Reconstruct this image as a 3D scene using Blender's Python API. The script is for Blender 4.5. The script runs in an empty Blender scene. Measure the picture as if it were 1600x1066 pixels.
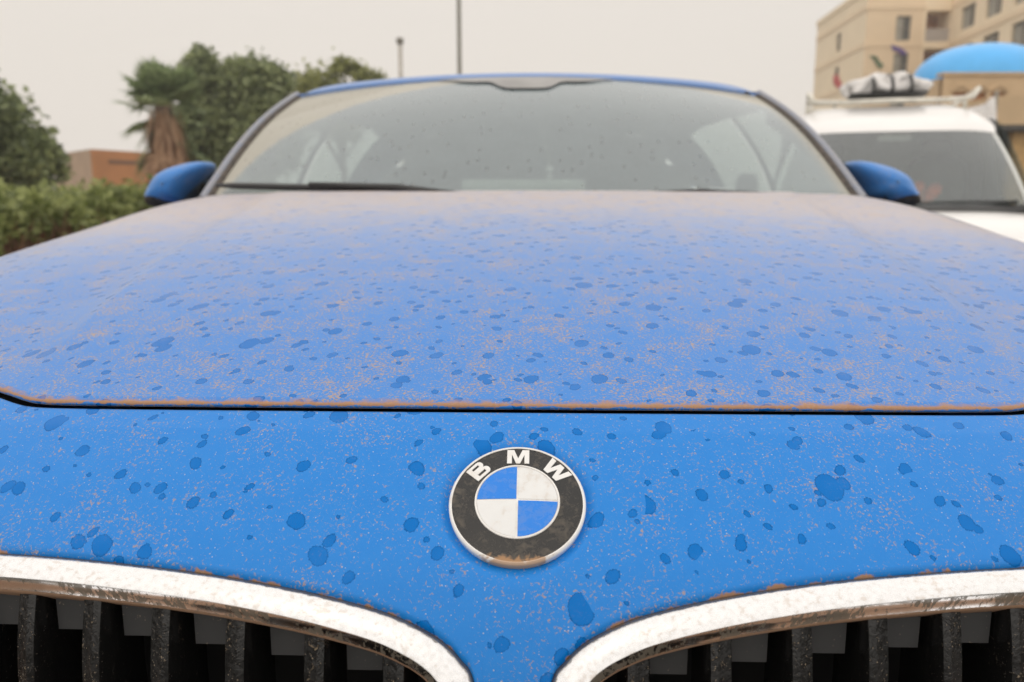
import bpy, bmesh, math, random
import numpy as np
from mathutils import Vector, Matrix
random.seed(7); rng = np.random.default_rng(7)
SC = bpy.context.scene
COL = SC.collection
R_ = math.radians

# ------------------------------------------------------------------ camera
F = 1300.0; ZC = 1.12; XC = 0.0118            # focal length in photo pixels (1600 wide), lens height, side offset
PITCH = math.atan(233 / F); YAW = math.atan(38 / F)
cam_d = bpy.data.cameras.new('camera'); cam = bpy.data.objects.new('camera', cam_d); COL.objects.link(cam)
cam_d.sensor_width = 36; cam_d.lens = F / 1600 * 36; cam_d.clip_start = 0.02; cam_d.clip_end = 3000
cam.location = (XC, 0, ZC); cam.rotation_euler = (math.pi / 2 - PITCH, 0, YAW)
cam_d.dof.use_dof = True; cam_d.dof.focus_distance = 0.56; cam_d.dof.aperture_fstop = 7.5
SC.camera = cam
_fwd = np.array([-math.sin(YAW) * math.cos(PITCH), math.cos(YAW) * math.cos(PITCH), -math.sin(PITCH)])
_rt = np.array([math.cos(YAW), math.sin(YAW), 0.0]); _up = np.cross(_rt, _fwd); _C = np.array([XC, 0, ZC])
def atY(px, py, Y):
    r = _fwd + _rt * (px - 800) / F - _up * (py - 533) / F
    return _C + r * (Y / r[1])

# ------------------------------------------------------------------ sky, sun, exposure
W = bpy.data.worlds.new('World'); SC.world = W; W.use_nodes = True
nt = W.node_tree; nt.nodes.clear()
sky = nt.nodes.new('ShaderNodeTexSky'); sky.sky_type = 'NISHITA'; sky.sun_disc = False
sky.sun_elevation = R_(58); sky.sun_rotation = R_(200); sky.dust_density = 8; sky.air_density = 1.5
b1 = nt.nodes.new('ShaderNodeBackground'); b1.inputs[1].default_value = 0.10
nt.links.new(sky.outputs[0], b1.inputs[0])
b2 = nt.nodes.new('ShaderNodeBackground'); b2.inputs[0].default_value = (0.86, 0.80, 0.735, 1); b2.inputs[1].default_value = 1.0   # airborne dust veil, the same all round
mx = nt.nodes.new('ShaderNodeMixShader'); mx.inputs[0].default_value = 0.9
out = nt.nodes.new('ShaderNodeOutputWorld')
nt.links.new(b1.outputs[0], mx.inputs[1]); nt.links.new(b2.outputs[0], mx.inputs[2]); nt.links.new(mx.outputs[0], out.inputs[0])
sun_d = bpy.data.lights.new('sun', 'SUN'); sun_d.energy = 1.4; sun_d.angle = R_(175); sun_d.color = (1, 0.97, 0.93)
sun = bpy.data.objects.new('sun', sun_d); COL.objects.link(sun)
sun.rotation_euler = (R_(32), 0, R_(20)); sun.location = (0, 0, 30)
SC.view_settings.view_transform = 'Standard'; SC.view_settings.look = 'None'
SC.view_settings.exposure = 0.12; SC.view_settings.gamma = 1.0; SC.view_settings.use_curve_mapping = False
SC.render.engine = 'CYCLES'
SC.cycles.use_denoising = True; SC.cycles.max_bounces = 8; SC.cycles.transparent_max_bounces = 12
SC.cycles.caustics_reflective = False; SC.cycles.caustics_refractive = False; SC.cycles.sample_clamp_indirect = 4

# ------------------------------------------------------------------ node helpers
class NT:
    def __init__(s, name):
        s.m = bpy.data.materials.new(name); s.m.use_nodes = True; s.t = s.m.node_tree; s.t.nodes.clear()
        s.o = s.t.nodes.new('ShaderNodeOutputMaterial')
    def n(s, typ, **kw):
        x = s.t.nodes.new('ShaderNode' + typ)
        for k, v in kw.items(): setattr(x, k, v)
        return x
    def put(s, sock, v):
        if v is None: return
        if isinstance(v, bpy.types.NodeSocket): s.t.links.new(v, sock)
        elif isinstance(v, (tuple, list)) and len(v) == 3 and sock.type == 'RGBA': sock.default_value = (*v, 1)
        else: sock.default_value = v
    def math(s, op, a, b=None, c=None, clamp=False):
        x = s.n('Math', operation=op, use_clamp=clamp)
        for i, v in enumerate((a, b, c)): s.put(x.inputs[i], v)
        return x.outputs[0]
    def mix(s, f, a, b):
        x = s.n('Mix', data_type='RGBA'); s.put(x.inputs[0], f); s.put(x.inputs[6], a); s.put(x.inputs[7], b); return x.outputs[2]
    def lerp(s, f, a, b):
        x = s.n('Mix', data_type='FLOAT'); s.put(x.inputs[0], f); s.put(x.inputs[2], a); s.put(x.inputs[3], b); return x.outputs[0]
    def step(s, v, lo, hi, tlo=0.0, thi=1.0):
        x = s.n('MapRange', interpolation_type='SMOOTHSTEP'); s.put(x.inputs[0], v)
        for i, q in enumerate((lo, hi, tlo, thi)): s.put(x.inputs[i + 1], q)
        return x.outputs[0]
    def noise(s, co, scale, detail=2.0, rough=0.5, dist=0.0, dim='3D'):
        x = s.n('TexNoise', noise_dimensions=dim); s.put(x.inputs['Vector'], co)
        s.put(x.inputs['Scale'], scale); s.put(x.inputs['Detail'], detail); s.put(x.inputs['Roughness'], rough); s.put(x.inputs['Distortion'], dist)
        return x
    def voro(s, co, scale, dim='2D', feature='F1'):
        x = s.n('TexVoronoi', voronoi_dimensions=dim, feature=feature); s.put(x.inputs['Vector'], co); s.put(x.inputs['Scale'], scale); return x
    def mapv(s, co, sc=(1, 1, 1), loc=(0, 0, 0), rot=(0, 0, 0)):
        x = s.n('Mapping'); s.put(x.inputs[0], co); x.inputs[1].default_value = loc; x.inputs[2].default_value = rot; x.inputs[3].default_value = sc; return x.outputs[0]
    def uv(s): return s.n('UVMap').outputs[0]
    def obj(s): return s.n('TexCoord').outputs['Object']
    def attr(s, nm): return s.n('Attribute', attribute_name=nm).outputs['Fac']
    def sep(s, co): x = s.n('SeparateXYZ'); s.put(x.inputs[0], co); return x.outputs
    def pb(s, col, rough=0.5, metal=0.0, **kw):
        x = s.n('BsdfPrincipled'); s.put(x.inputs['Base Color'], col); s.put(x.inputs['Roughness'], rough); s.put(x.inputs['Metallic'], metal)
        for k, v in kw.items(): s.put(x.inputs[k.replace('_', ' ')], v)
        return x
    def bump(s, h, dist, strength=1.0):
        x = s.n('Bump'); s.put(x.inputs['Height'], h); s.put(x.inputs['Distance'], dist); s.put(x.inputs['Strength'], strength); return x.outputs[0]
    def done(s, sh): s.t.links.new(sh.outputs[0] if hasattr(sh, 'outputs') else sh, s.o.inputs[0]); return s.m

def simple(name, col, rough=0.6, metal=0.0, var=0.25, scale=8.0, col2=None, bump=0.0, **kw):
    t = NT(name); n = t.noise(t.obj(), scale, 4, 0.6)
    c2 = col2 or tuple(c * (1 - var) for c in col)
    c = t.mix(t.step(n.outputs[0], 0.3, 0.7), col, c2)
    b = t.pb(c, rough, metal, **kw)
    if bump: t.put(b.inputs['Normal'], t.bump(n.outputs[0], bump))
    return t.done(b)

BLUE = (0.001, 0.165, 0.58)
TAN = (0.50, 0.27, 0.13)
DUST = (0.56, 0.44, 0.36)
HAZEBLUE = (0.035, 0.29, 0.72)      # thin veil of fine dust on the blue paint

def spots(t, co):
    """clean rain-drop marks: mask 0..1 in metres-scaled uv"""
    wob = t.noise(co, 90, 1, 0.5, dim='2D')
    w = t.n('VectorMath', operation='SUBTRACT'); t.put(w.inputs[0], wob.outputs['Color']); w.inputs[1].default_value = (0.5, 0.5, 0.5)
    w2 = t.n('VectorMath', operation='SCALE'); t.put(w2.inputs[0], w.outputs[0]); w2.inputs[3].default_value = 0.0030
    w3 = t.n('VectorMath', operation='ADD'); t.put(w3.inputs[0], co); t.put(w3.inputs[1], w2.outputs[0])
    fray = t.noise(co, 900, 1, 0.5, dim='2D').outputs[0]
    big = t.noise(co, 7, 1, dim='2D').outputs[0]
    total = None; rim = None
    for cell, p, r0, r1, ang, off in ((0.038, 0.38, 0.0028, 0.0062, 0.5, 0), (0.028, 0.42, 0.0020, 0.0044, -0.6, 3.3), (0.080, 0.60, 0.0055, 0.0085, 0.2, 7.7), (0.021, 0.60, 0.0011, 0.0025, 0.9, 5.1)):
        m = t.mapv(w3.outputs[0], (1, 1.0, 1), (off, off * 1.7, 0), (0, 0, ang))
        m = t.mapv(m, (1.0, 0.8, 1))
        v = t.voro(m, 1 / cell)
        rnd = t.sep(v.outputs['Color'])[0]
        pp = t.math('ADD', p, t.math('MULTIPLY', t.math('SUBTRACT', 0.5, big), 0.7))
        r = t.n('MapRange'); t.put(r.inputs[0], rnd); t.put(r.inputs[1], pp); r.inputs[2].default_value = 1.0; r.inputs[3].default_value = r0; r.inputs[4].default_value = r1
        on = t.math('GREATER_THAN', rnd, pp)
        d = t.math('MULTIPLY', v.outputs['Distance'], cell)
        d = t.math('ADD', d, t.math('MULTIPLY', t.math('SUBTRACT', fray, 0.5), 0.0014))
        q = t.math('SUBTRACT', r.outputs[0], d)              # >0 inside, metres
        q = t.lerp(on, -0.02, q)
        total = q if total is None else t.math('MAXIMUM', total, q)
    return t.step(total, -0.0001, 0.0003), t.math('MULTIPLY', t.step(total, 0.0009, 0.0003), t.step(total, -0.0001, 0.0003))

def dusty_paint(name, film=0.2, flecks=1.0, has_spots=True, edge_w=0.0, coords='uv', sheen=0.4, edge_dirt=0.9, rough=0.42, veil=None, white=0.04, sheen_rough=.38, edge_in=0.0, edge_lo=-1.0, fthr=.585, rear=None):
    t = NT(name); co = t.uv() if coords == 'uv' else t.obj()
    dim = '2D' if coords == 'uv' else '3D'
    N1 = t.noise(co, 22, 2, 0.5, dim=dim).outputs[0]
    N3 = t.noise(co, 75, 3, 0.6, dim=dim).outputs[0]
    N2 = t.noise(co, 470, 5, 0.74, 0.5, dim=dim).outputs[0]
    thr = t.math('SUBTRACT', fthr, t.math('MULTIPLY', t.math('SUBTRACT', t.math('ADD', N1, N3), 1.0), 0.20))
    fl = t.step(t.math('SUBTRACT', N2, thr), -0.005, 0.10)
    fl = t.math('MULTIPLY', fl, 0.84 * flecks, clamp=True)
    vs = t.voro(co, 520, dim='2D' if dim == '2D' else '3D')
    sp = t.math('MULTIPLY', t.step(t.math('ADD', vs.outputs['Distance'], t.math('MULTIPLY', t.sep(vs.outputs['Color'])[1], 0.14)), 0.28, 0.18), t.math('GREATER_THAN', t.sep(vs.outputs['Color'])[0], 1.0 - white))
    sp = t.math('MULTIPLY', sp, 0.75 * min(1, flecks))
    f = t.math('MULTIPLY', film, t.math('ADD', 0.45, t.math('MULTIPLY', t.math('ADD', N3, N2), 0.55)))
    paint = BLUE; vc = veil or DUST
    if rear:                                             # dust towards the cowl, with the pale grazing sky sheen painted into its colour
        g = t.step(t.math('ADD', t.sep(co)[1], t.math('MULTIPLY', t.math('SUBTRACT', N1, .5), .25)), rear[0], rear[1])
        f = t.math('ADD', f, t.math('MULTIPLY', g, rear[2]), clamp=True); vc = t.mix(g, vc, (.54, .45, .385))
    c = t.mix(f, paint, vc)
    c = t.mix(fl, c, t.mix(N3, (0.48, 0.29, 0.12), (0.40, 0.27, 0.15)))
    c = t.mix(sp, c, (0.58, 0.52, 0.44))
    cover = t.math('MAXIMUM', fl, t.math('MAXIMUM', sp, t.math('MULTIPLY', f, 1.0)), clamp=True)
    if has_spots:
        S, rim = spots(t, co)
        S = t.math('MULTIPLY', S, t.step(t.noise(co, 34, 3, .6, dim=dim).outputs[0], .25, .6, .8, 1.0))
        if rear: S = t.math('MULTIPLY', S, t.lerp(g, 1.0, 0.45))
        clean = t.mix(rim, (0.0005, 0.145, 0.50), (0.0005, 0.095, 0.33))
        c = t.mix(S, c, clean)
        rg = t.lerp(S, rough, 0.22); dust = t.math('SUBTRACT', 1.0, S)
    else:
        rg = rough; dust = 1.0
    if edge_w:
        e = t.attr('edge')
        ne = t.noise(t.mapv(co, (1, 1, 1)), 60, 4, 0.65, dim='2D').outputs[0]
        lim = t.math('SUBTRACT', t.math('MULTIPLY', t.step(ne, 0.34, 0.76), edge_w), edge_in)
        mud = t.step(t.math('SUBTRACT', e, lim), 0.0009, -0.0009)
        mud = t.math('MULTIPLY', t.math('MULTIPLY', mud, edge_dirt), t.step(t.math('ADD', e, t.math('MULTIPLY', t.math('SUBTRACT', ne, .5), .006)), edge_lo, edge_lo + .0008))
        fine = t.noise(co, 500, 3, 0.6, dim='2D').outputs[0]
        mc = t.mix(fine, (0.52, 0.29, 0.125), (0.38, 0.19, 0.075))
        c = t.mix(mud, c, mc); rg = t.lerp(mud, rg, 0.85)
    b = t.pb(c, rg)
    t.put(b.inputs['Specular IOR Level'], t.lerp(S, .3, .12) if has_spots else .3)
    t.put(b.inputs['Sheen Weight'], t.lerp(dust, sheen * .5, sheen) if has_spots else sheen)
    b.inputs['Sheen Roughness'].default_value = sheen_rough; b.inputs['Sheen Tint'].default_value = (0.82, 0.78, 0.73, 1)
    if has_spots:
        pass
    t.put(b.inputs['Normal'], t.bump(cover, 0.00012, 0.6))
    return t.done(b)

M = {}
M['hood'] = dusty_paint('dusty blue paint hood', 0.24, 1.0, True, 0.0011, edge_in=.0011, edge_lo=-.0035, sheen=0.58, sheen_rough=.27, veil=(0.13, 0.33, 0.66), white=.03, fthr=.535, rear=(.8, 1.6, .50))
M['nose'] = dusty_paint('dusty blue paint nose', 0.30, 0.8, True, 0.0042, sheen=0.03, veil=HAZEBLUE, edge_in=.0004)
M['body'] = dusty_paint('dusty blue paint body', 0.38, 0.6, False, coords='obj', sheen=0.15, veil=(0.15, 0.31, 0.60))
M['mirrorpaint'] = dusty_paint('dusty blue paint mirror', 0.45, 0.7, False, coords='obj', sheen=0.2, veil=(0.12, 0.29, 0.58), fthr=.57)
M['pillar'] = dusty_paint('thick dust on blue pillar', 0.95, 0.5, False, coords='obj', sheen=0.15, veil=(.29, .295, .32))
M['black'] = simple('satin black plastic', (0.012, 0.012, 0.013), 0.38, var=0.4, scale=60)
M['void'] = simple('matt black duct', (0.004, 0.004, 0.004), 0.9)
M['rubber'] = simple('dusty black rubber', (0.035, 0.032, 0.03), 0.75, col2=(0.10, 0.08, 0.065), scale=90)
M['flap'] = simple('dark grey shutter plastic', (0.062, 0.064, 0.066), 0.45, var=0.25, scale=70)
M['interior'] = simple('dark cabin trim', (0.03, 0.03, 0.031), 0.75)
M['seat'] = simple('grey leather seat', (0.06, 0.06, 0.062), 0.55)
M['asphalt'] = simple('dusty asphalt', (0.055, 0.052, 0.047), 0.92, col2=(0.085, 0.077, 0.066), scale=1.7)

def chrome_mat():
    t = NT('dusty chrome'); co = t.uv(); s = t.sep(co)
    v = s[1]                                             # metres across the moulding
    n1 = t.noise(co, 240, 3, 0.6, dim='2D').outputs[0]; n2 = t.noise(co, 900, 2, 0.6, dim='2D').outputs[0]
    n0 = t.noise(co, 40, 2, 0.5, dim='2D').outputs[0]
    film = t.step(t.math('ADD', t.math('MULTIPLY', n1, 0.6), t.math('MULTIPLY', n2, 0.4)), 0.38, 0.66, 0.35, 0.70)
    fle = t.math('MULTIPLY', t.step(t.math('ADD', n1, t.math('MULTIPLY', t.math('SUBTRACT', n0, 0.5), 0.5)), 0.60, 0.70), 0.45)
    # bevel: runs and tears
    run = t.noise(t.mapv(co, (1, 0.35, 1)), 260, 3, 0.7, dim='2D').outputs[0]
    runf = t.step(t.math('ADD', run, t.math('MULTIPLY', t.math('SUBTRACT', n0, 0.5), 0.7)), 0.50, 0.58)
    bev = t.step(v, 0.0322, 0.0327)
    lip = t.step(t.math('ADD', v, t.math('MULTIPLY', n1, 0.002)), 0.0452, 0.0460)
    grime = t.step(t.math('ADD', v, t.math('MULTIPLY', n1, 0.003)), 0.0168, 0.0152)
    dirt = t.lerp(bev, film, t.math('MULTIPLY', runf, 0.85))
    col = t.mix(fle, t.mix(t.step(n2, .35, .62), (0.60, 0.59, 0.57), (0.70, 0.71, 0.72)), (0.48, 0.35, 0.24))
    col = t.mix(bev, col, (0.19, 0.165, 0.13))
    col = t.mix(lip, col, (0.36, 0.22, 0.14))
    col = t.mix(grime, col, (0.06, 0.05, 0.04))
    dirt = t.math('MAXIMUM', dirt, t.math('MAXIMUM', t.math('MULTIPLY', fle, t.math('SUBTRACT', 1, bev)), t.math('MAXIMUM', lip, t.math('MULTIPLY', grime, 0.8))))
    a = t.pb((0.88, 0.88, 0.89), 0.10, 1.0); b = t.pb(col, 0.8)
    t.put(b.inputs['Normal'], t.bump(n1, 0.00012, 0.6))
    m = t.n('MixShader'); t.put(m.inputs[0], dirt); t.t.links.new(a.outputs[0], m.inputs[1]); t.t.links.new(b.outputs[0], m.inputs[2])
    return t.done(m)
M['chrome'] = chrome_mat()
M['rimchrome'] = simple('emblem chrome', (0.86, 0.85, 0.84), 0.22, 1.0, var=0.15, scale=300)

def enamel(name, col, dirtcol, amt, rough=0.25):
    t = NT(name); co = t.obj()
    n = t.noise(co, 190, 4, 0.65, 0.5).outputs[0]; nb = t.noise(co, 60, 2).outputs[0]; nf = t.noise(co, 800, 2).outputs[0]
    d = t.math('MULTIPLY', t.step(t.math('ADD', n, t.math('MULTIPLY', t.math('SUBTRACT', nb, 0.5), 0.5)), 0.46, 0.76), amt)
    sp = t.math('MULTIPLY', t.step(nf, 0.70, 0.76), min(0.8, amt))
    d = t.math('MAXIMUM', d, sp)
    low = t.step(t.math('ADD', t.sep(co)[1], t.math('MULTIPLY', t.math('SUBTRACT', n, 0.5), 0.016)), -0.0345, -0.0385)
    d = t.math('MAXIMUM', d, t.math('MULTIPLY', low, 0.8))
    dc = t.mix(low, dirtcol, (0.42, 0.24, 0.12))
    b = t.pb(t.mix(d, col, dc), t.lerp(d, rough, 0.8))
    return t.done(b)
M['en_black'] = enamel('emblem black enamel', (0.012, 0.012, 0.012), (0.15, 0.125, 0.095), 0.5)
M['en_blue'] = enamel('emblem blue enamel', (0.003, 0.19, 0.70), (0.34, 0.34, 0.36), 0.16)
M['en_white'] = enamel('emblem white enamel', (0.70, 0.71, 0.71), (0.45, 0.36, 0.27), 0.34)
M['en_letter'] = enamel('emblem silver letters', (0.74, 0.74, 0.73), (0.5, 0.4, 0.3), 0.3)
M['en_rim'] = enamel('emblem rim', (0.80, 0.79, 0.77), (0.42, 0.30, 0.2), 0.25, 0.2)

def slat_mat():
    t = NT('mud spattered gloss black'); co = t.obj()
    n = t.noise(co, 170, 4, 0.7, 1.2).outputs[0]; nf = t.noise(co, 650, 2, 0.6).outputs[0]; nb = t.noise(co, 30, 2).outputs[0]
    ft = t.attr('mud')
    m = t.step(t.math('ADD', n, t.math('MULTIPLY', t.math('SUBTRACT', nb, 0.5), 0.35)), 0.63, 0.72)
    sp = t.step(nf, 0.66, 0.72)
    d = t.math('MULTIPLY', t.math('MAXIMUM', m, t.math('MULTIPLY', sp, 0.9)), t.math('ADD', 0.02, t.math('MULTIPLY', t.math('MULTIPLY', ft, ft), 0.85)))
    b = t.pb(t.mix(d, (0.008, 0.008, 0.008), (0.40, 0.31, 0.21)), t.lerp(d, 0.22, 0.7))
    t.put(b.inputs['Normal'], t.bump(t.math('MULTIPLY', t.math('ADD', n, m), ft), 0.0011, 0.8))
    return t.done(b)
M['slat'] = slat_mat()
def flap_mat():
    t = NT('speckled grey shutter'); co = t.obj()
    nf = t.noise(co, 420, 2, 0.6).outputs[0]; n = t.noise(co, 60, 3).outputs[0]
    sp = t.math('MULTIPLY', t.step(nf, 0.69, 0.74), 0.6)
    c = t.mix(n, (0.045, 0.047, 0.05), (0.065, 0.065, 0.066))
    return t.done(t.pb(t.mix(sp, c, (0.34, 0.28, 0.2)), 0.5))
M['flap'] = flap_mat()

def glass_mat(name, tint, dust, dustcol, wiper=False, refl=1.0):
    t = NT(name)
    tr = t.n('BsdfTransparent'); tr.inputs[0].default_value = (*tint, 1)
    gl = t.n('BsdfGlossy'); gl.inputs['Roughness'].default_value = 0.03; gl.inputs[0].default_value = (1, 1, 1, 1)
    fr = t.n('Fresnel'); t.put(fr.inputs[0], t.lerp(t.n('NewGeometry').outputs['Backfacing'], 1.62, 1 / 1.62))   # a thin sheet: the same from both sides
    m1 = t.n('MixShader'); t.put(m1.inputs[0], t.math('MULTIPLY', fr.outputs[0], 1.5 * refl, clamp=True))
    t.t.links.new(tr.outputs[0], m1.inputs[1]); t.t.links.new(gl.outputs[0], m1.inputs[2])
    co = t.uv() if wiper else t.obj()
    n = t.noise(co, 12, 4, 0.6).outputs[0]; nf = t.noise(co, 160, 2, 0.6).outputs[0]
    if wiper:
        s = t.sep(co)
        dx = t.math('SUBTRACT', s[0], 0.10); dy = t.math('ADD', s[1], 0.25)
        r = t.math('SQRT', t.math('ADD', t.math('MULTIPLY', dx, dx), t.math('MULTIPLY', dy, dy)))
        r = t.math('ADD', r, t.math('MULTIPLY', t.math('SUBTRACT', n, 0.5), 0.03))
        un = t.step(r, 0.845, 0.87)
        e = t.attr('edge'); ed = t.step(t.math('ADD', e, t.math('MULTIPLY', t.math('SUBTRACT', nf, 0.5), 0.05)), 0.05, 0.0)
        un = t.math('MAXIMUM', un, ed)
        vs = t.voro(t.mapv(co, (1, 0.55, 1)), 45); dr = t.math('MULTIPLY', t.step(vs.outputs['Distance'], 0.20, 0.10), t.math('GREATER_THAN', t.sep(vs.outputs['Color'])[0], 0.66))
        arcs = t.noise(t.math('MULTIPLY', r, 1.0), 130, 2, dim='3D').outputs[0]
        d = t.math('ADD', dust, t.math('MULTIPLY', t.math('SUBTRACT', n, 0.5), 0.10))
        d = t.math('ADD', d, t.math('MULTIPLY', t.math('SUBTRACT', nf, 0.5), 0.13))
        d = t.math('SUBTRACT', d, t.math('MULTIPLY', dr, 0.16))
        d = t.math('ADD', d, t.math('MULTIPLY', un, 0.20), clamp=True)
        dc = t.mix(un, dustcol, (0.50, 0.48, 0.41))
    else:
        d = t.math('ADD', dust, t.math('MULTIPLY', t.math('SUBTRACT', n, 0.5), dust * 0.6)); dc = dustcol
    df = t.n('BsdfDiffuse'); t.put(df.inputs[0], dc)
    m2 = t.n('MixShader'); t.put(m2.inputs[0], d); t.t.links.new(m1.outputs[0], m2.inputs[1]); t.t.links.new(df.outputs[0], m2.inputs[2])
    return t.done(m2)
M['ws'] = glass_mat('dusty windshield glass', (0.76, 0.86, 0.83), 0.44, (0.385, 0.45, 0.475), True)
M['rearglass'] = glass_mat('tinted rear glass', (0.02, 0.022, 0.022), 0.0, (0.2, 0.19, 0.18), refl=.3)
M['sideglass'] = glass_mat('dusty side glass', (0.80, 0.88, 0.83), 0.12, (0.5, 0.46, 0.4))
M['vanglass'] = glass_mat('van windshield glass', (0.72, 0.80, 0.75), 0.18, (0.38, 0.44, 0.46))
M['pane'] = simple('dark window pane', (0.10, 0.105, 0.10), 0.08, var=0.4, scale=0.6)

# ------------------------------------------------------------------ object helpers
def tag(o, label=None, cat=None, group=None, kind=None):
    if label: o['label'] = label
    if cat: o['category'] = cat
    if group: o['group'] = group
    if kind: o['kind'] = kind
    return o
def thing(name, label, cat, loc=(0, 0, 0), rz=0.0, group=None):
    o = bpy.data.objects.new(name, None); COL.objects.link(o); o.location = loc; o.rotation_euler = (0, 0, rz)
    o.empty_display_size = 0.2
    return tag(o, label, cat, group)
def mesh(name, V, Fc, mat, parent=None, uv=None, smooth=True, attrs=None, world=True, auto=None):
    """V in world coordinates; parent keeps its place"""
    V = np.asarray([tuple(v) for v in V], float); used = np.unique(np.concatenate([np.asarray(f) for f in Fc]))
    if len(used) < len(V):
        rm = np.full(len(V), -1); rm[used] = np.arange(len(used)); V = V[used]; Fc = [tuple(rm[list(f)]) for f in Fc]
        if uv is not None: uv = np.asarray(uv)[used]
        if attrs: attrs = {k: np.asarray(a)[used] for k, a in attrs.items()}
    me = bpy.data.meshes.new(name)
    me.from_pydata([tuple(map(float, v)) for v in V], [], [tuple(int(i) for i in f) for f in Fc]); me.update()
    if uv is not None:
        uvl = me.uv_layers.new(name='UVMap'); li = np.zeros(len(me.loops), np.int32); me.loops.foreach_get('vertex_index', li)
        uvl.data.foreach_set('uv', np.asarray(uv, np.float32)[li].ravel())
    if attrs:
        for k, a in attrs.items():
            at = me.attributes.new(k, 'FLOAT', 'POINT'); at.data.foreach_set('value', np.asarray(a, np.float32))
    if smooth: me.polygons.foreach_set('use_smooth', [True] * len(me.polygons))
    if auto is not None and smooth: me.set_sharp_from_angle(angle=R_(auto))
    me.materials.append(mat)
    o = bpy.data.objects.new(name, me); COL.objects.link(o)
    if parent is not None:
        o.parent = parent
        if world:
            mw = Matrix.Identity(4); chain = []; p = parent
            while p is not None: chain.append(p); p = p.parent
            for p in reversed(chain):
                mw = mw @ p.matrix_parent_inverse @ (Matrix.LocRotScale(p.location, p.rotation_euler, p.scale))
            o.matrix_parent_inverse = mw.inverted()
    return o
def grid_faces(nr, nc, close_c=False, flip=False):
    f = []
    for i in range(nr - 1):
        for j in range(nc if close_c else nc - 1):
            a = i * nc + j; b = i * nc + (j + 1) % nc; q = (a, b, b + nc, a + nc) if b != a else None
            q = (i * nc + j, i * nc + (j + 1) % nc, (i + 1) * nc + (j + 1) % nc, (i + 1) * nc + j)
            f.append(q[::-1] if flip else q)
    return f
class MB:
    """collects simple solids as one mesh"""
    def __init__(s): s.V = []; s.F = []
    def add(s, V, Fc):
        n = len(s.V); s.V += [tuple(v) for v in V]; s.F += [tuple(i + n for i in f) for f in Fc]; return s
    def box(s, lo, hi, rz=0.0, c=None):
        (x0, y0, z0), (x1, y1, z1) = lo, hi
        V = [(x0, y0, z0), (x1, y0, z0), (x1, y1, z0), (x0, y1, z0), (x0, y0, z1), (x1, y0, z1), (x1, y1, z1), (x0, y1, z1)]
        if rz:
            cx, cy = c or ((x0 + x1) / 2, (y0 + y1) / 2); k, q = math.cos(rz), math.sin(rz)
            V = [(cx + (x - cx) * k - (y - cy) * q, cy + (x - cx) * q + (y - cy) * k, z) for x, y, z in V]
        return s.add(V, [(3, 2, 1, 0), (4, 5, 6, 7), (0, 1, 5, 4), (1, 2, 6, 5), (2, 3, 7, 6), (3, 0, 4, 7)])
    def tube(s, pts, rad, n=8, cap=True):
        pts = [Vector(p) for p in pts]; rad = rad if isinstance(rad, (list, tuple)) else [rad] * len(pts)
        V = []; u = None
        for i, p in enumerate(pts):
            d = (pts[min(i + 1, len(pts) - 1)] - pts[max(i - 1, 0)]).normalized()
            if u is None: u = d.orthogonal().normalized()
            u = (u - d * u.dot(d)).normalized(); w = d.cross(u)
            for k in range(n):
                a = 2 * math.pi * k / n; V.append(p + (u * math.cos(a) + w * math.sin(a)) * rad[i])
        Fc = grid_faces(len(pts), n, True)
        if cap: Fc += [tuple(range(n))[::-1], tuple((len(pts) - 1) * n + k for k in range(n))]
        return s.add(V, Fc)
    def build(s, name, mat, parent=None, smooth=False, auto=None, **kw): return mesh(name, s.V, s.F, mat, parent, smooth=smooth, auto=auto, **kw)
def pch(xs, ys):
    xs = np.array(xs, float); ys = np.array(ys, float); h = np.diff(xs); d = np.diff(ys) / h
    m = np.zeros_like(ys); m[0] = d[0]; m[-1] = d[-1]; m[1:-1] = (d[:-1] * h[1:] + d[1:] * h[:-1]) / (h[1:] + h[:-1])
    def f(x):
        x = np.asarray(x, float); i = np.clip(np.searchsorted(xs, x) - 1, 0, len(h) - 1)
        t = (x - xs[i]) / h[i]; q = np.clip(t, 0, 1)
        v = (2 * q**3 - 3 * q**2 + 1) * ys[i] + (q**3 - 2 * q**2 + q) * h[i] * m[i] + (-2 * q**3 + 3 * q**2) * ys[i + 1] + (q**3 - q**2) * h[i] * m[i + 1]
        return v + np.where(t < 0, (x - xs[0]) * m[0], 0) + np.where(t > 1, (x - xs[-1]) * m[-1], 0)
    return f

# ------------------------------------------------------------------ ground
S = 900.0
tag(mesh('parking_ground', [(-S, -60, 0), (S, -60, 0), (S, S, 0), (-S, S, 0)], [(0, 1, 2, 3)], M['asphalt'], smooth=False), kind='structure')
M['soil'] = simple('dry soil', (0.25, 0.17, 0.11), 0.95, scale=3)
M['kerb'] = simple('concrete kerb', (0.36, 0.33, 0.29), 0.9, scale=5)
tag(MB().box((-30, 2, -0.2), (-3.6, 60, 0.10)).build('planting_bed', M['soil']), kind='structure')
tag(MB().box((-3.596, 2, -0.2), (-3.45, 60, 0.125)).build('kerb', M['kerb']), kind='structure')

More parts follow.
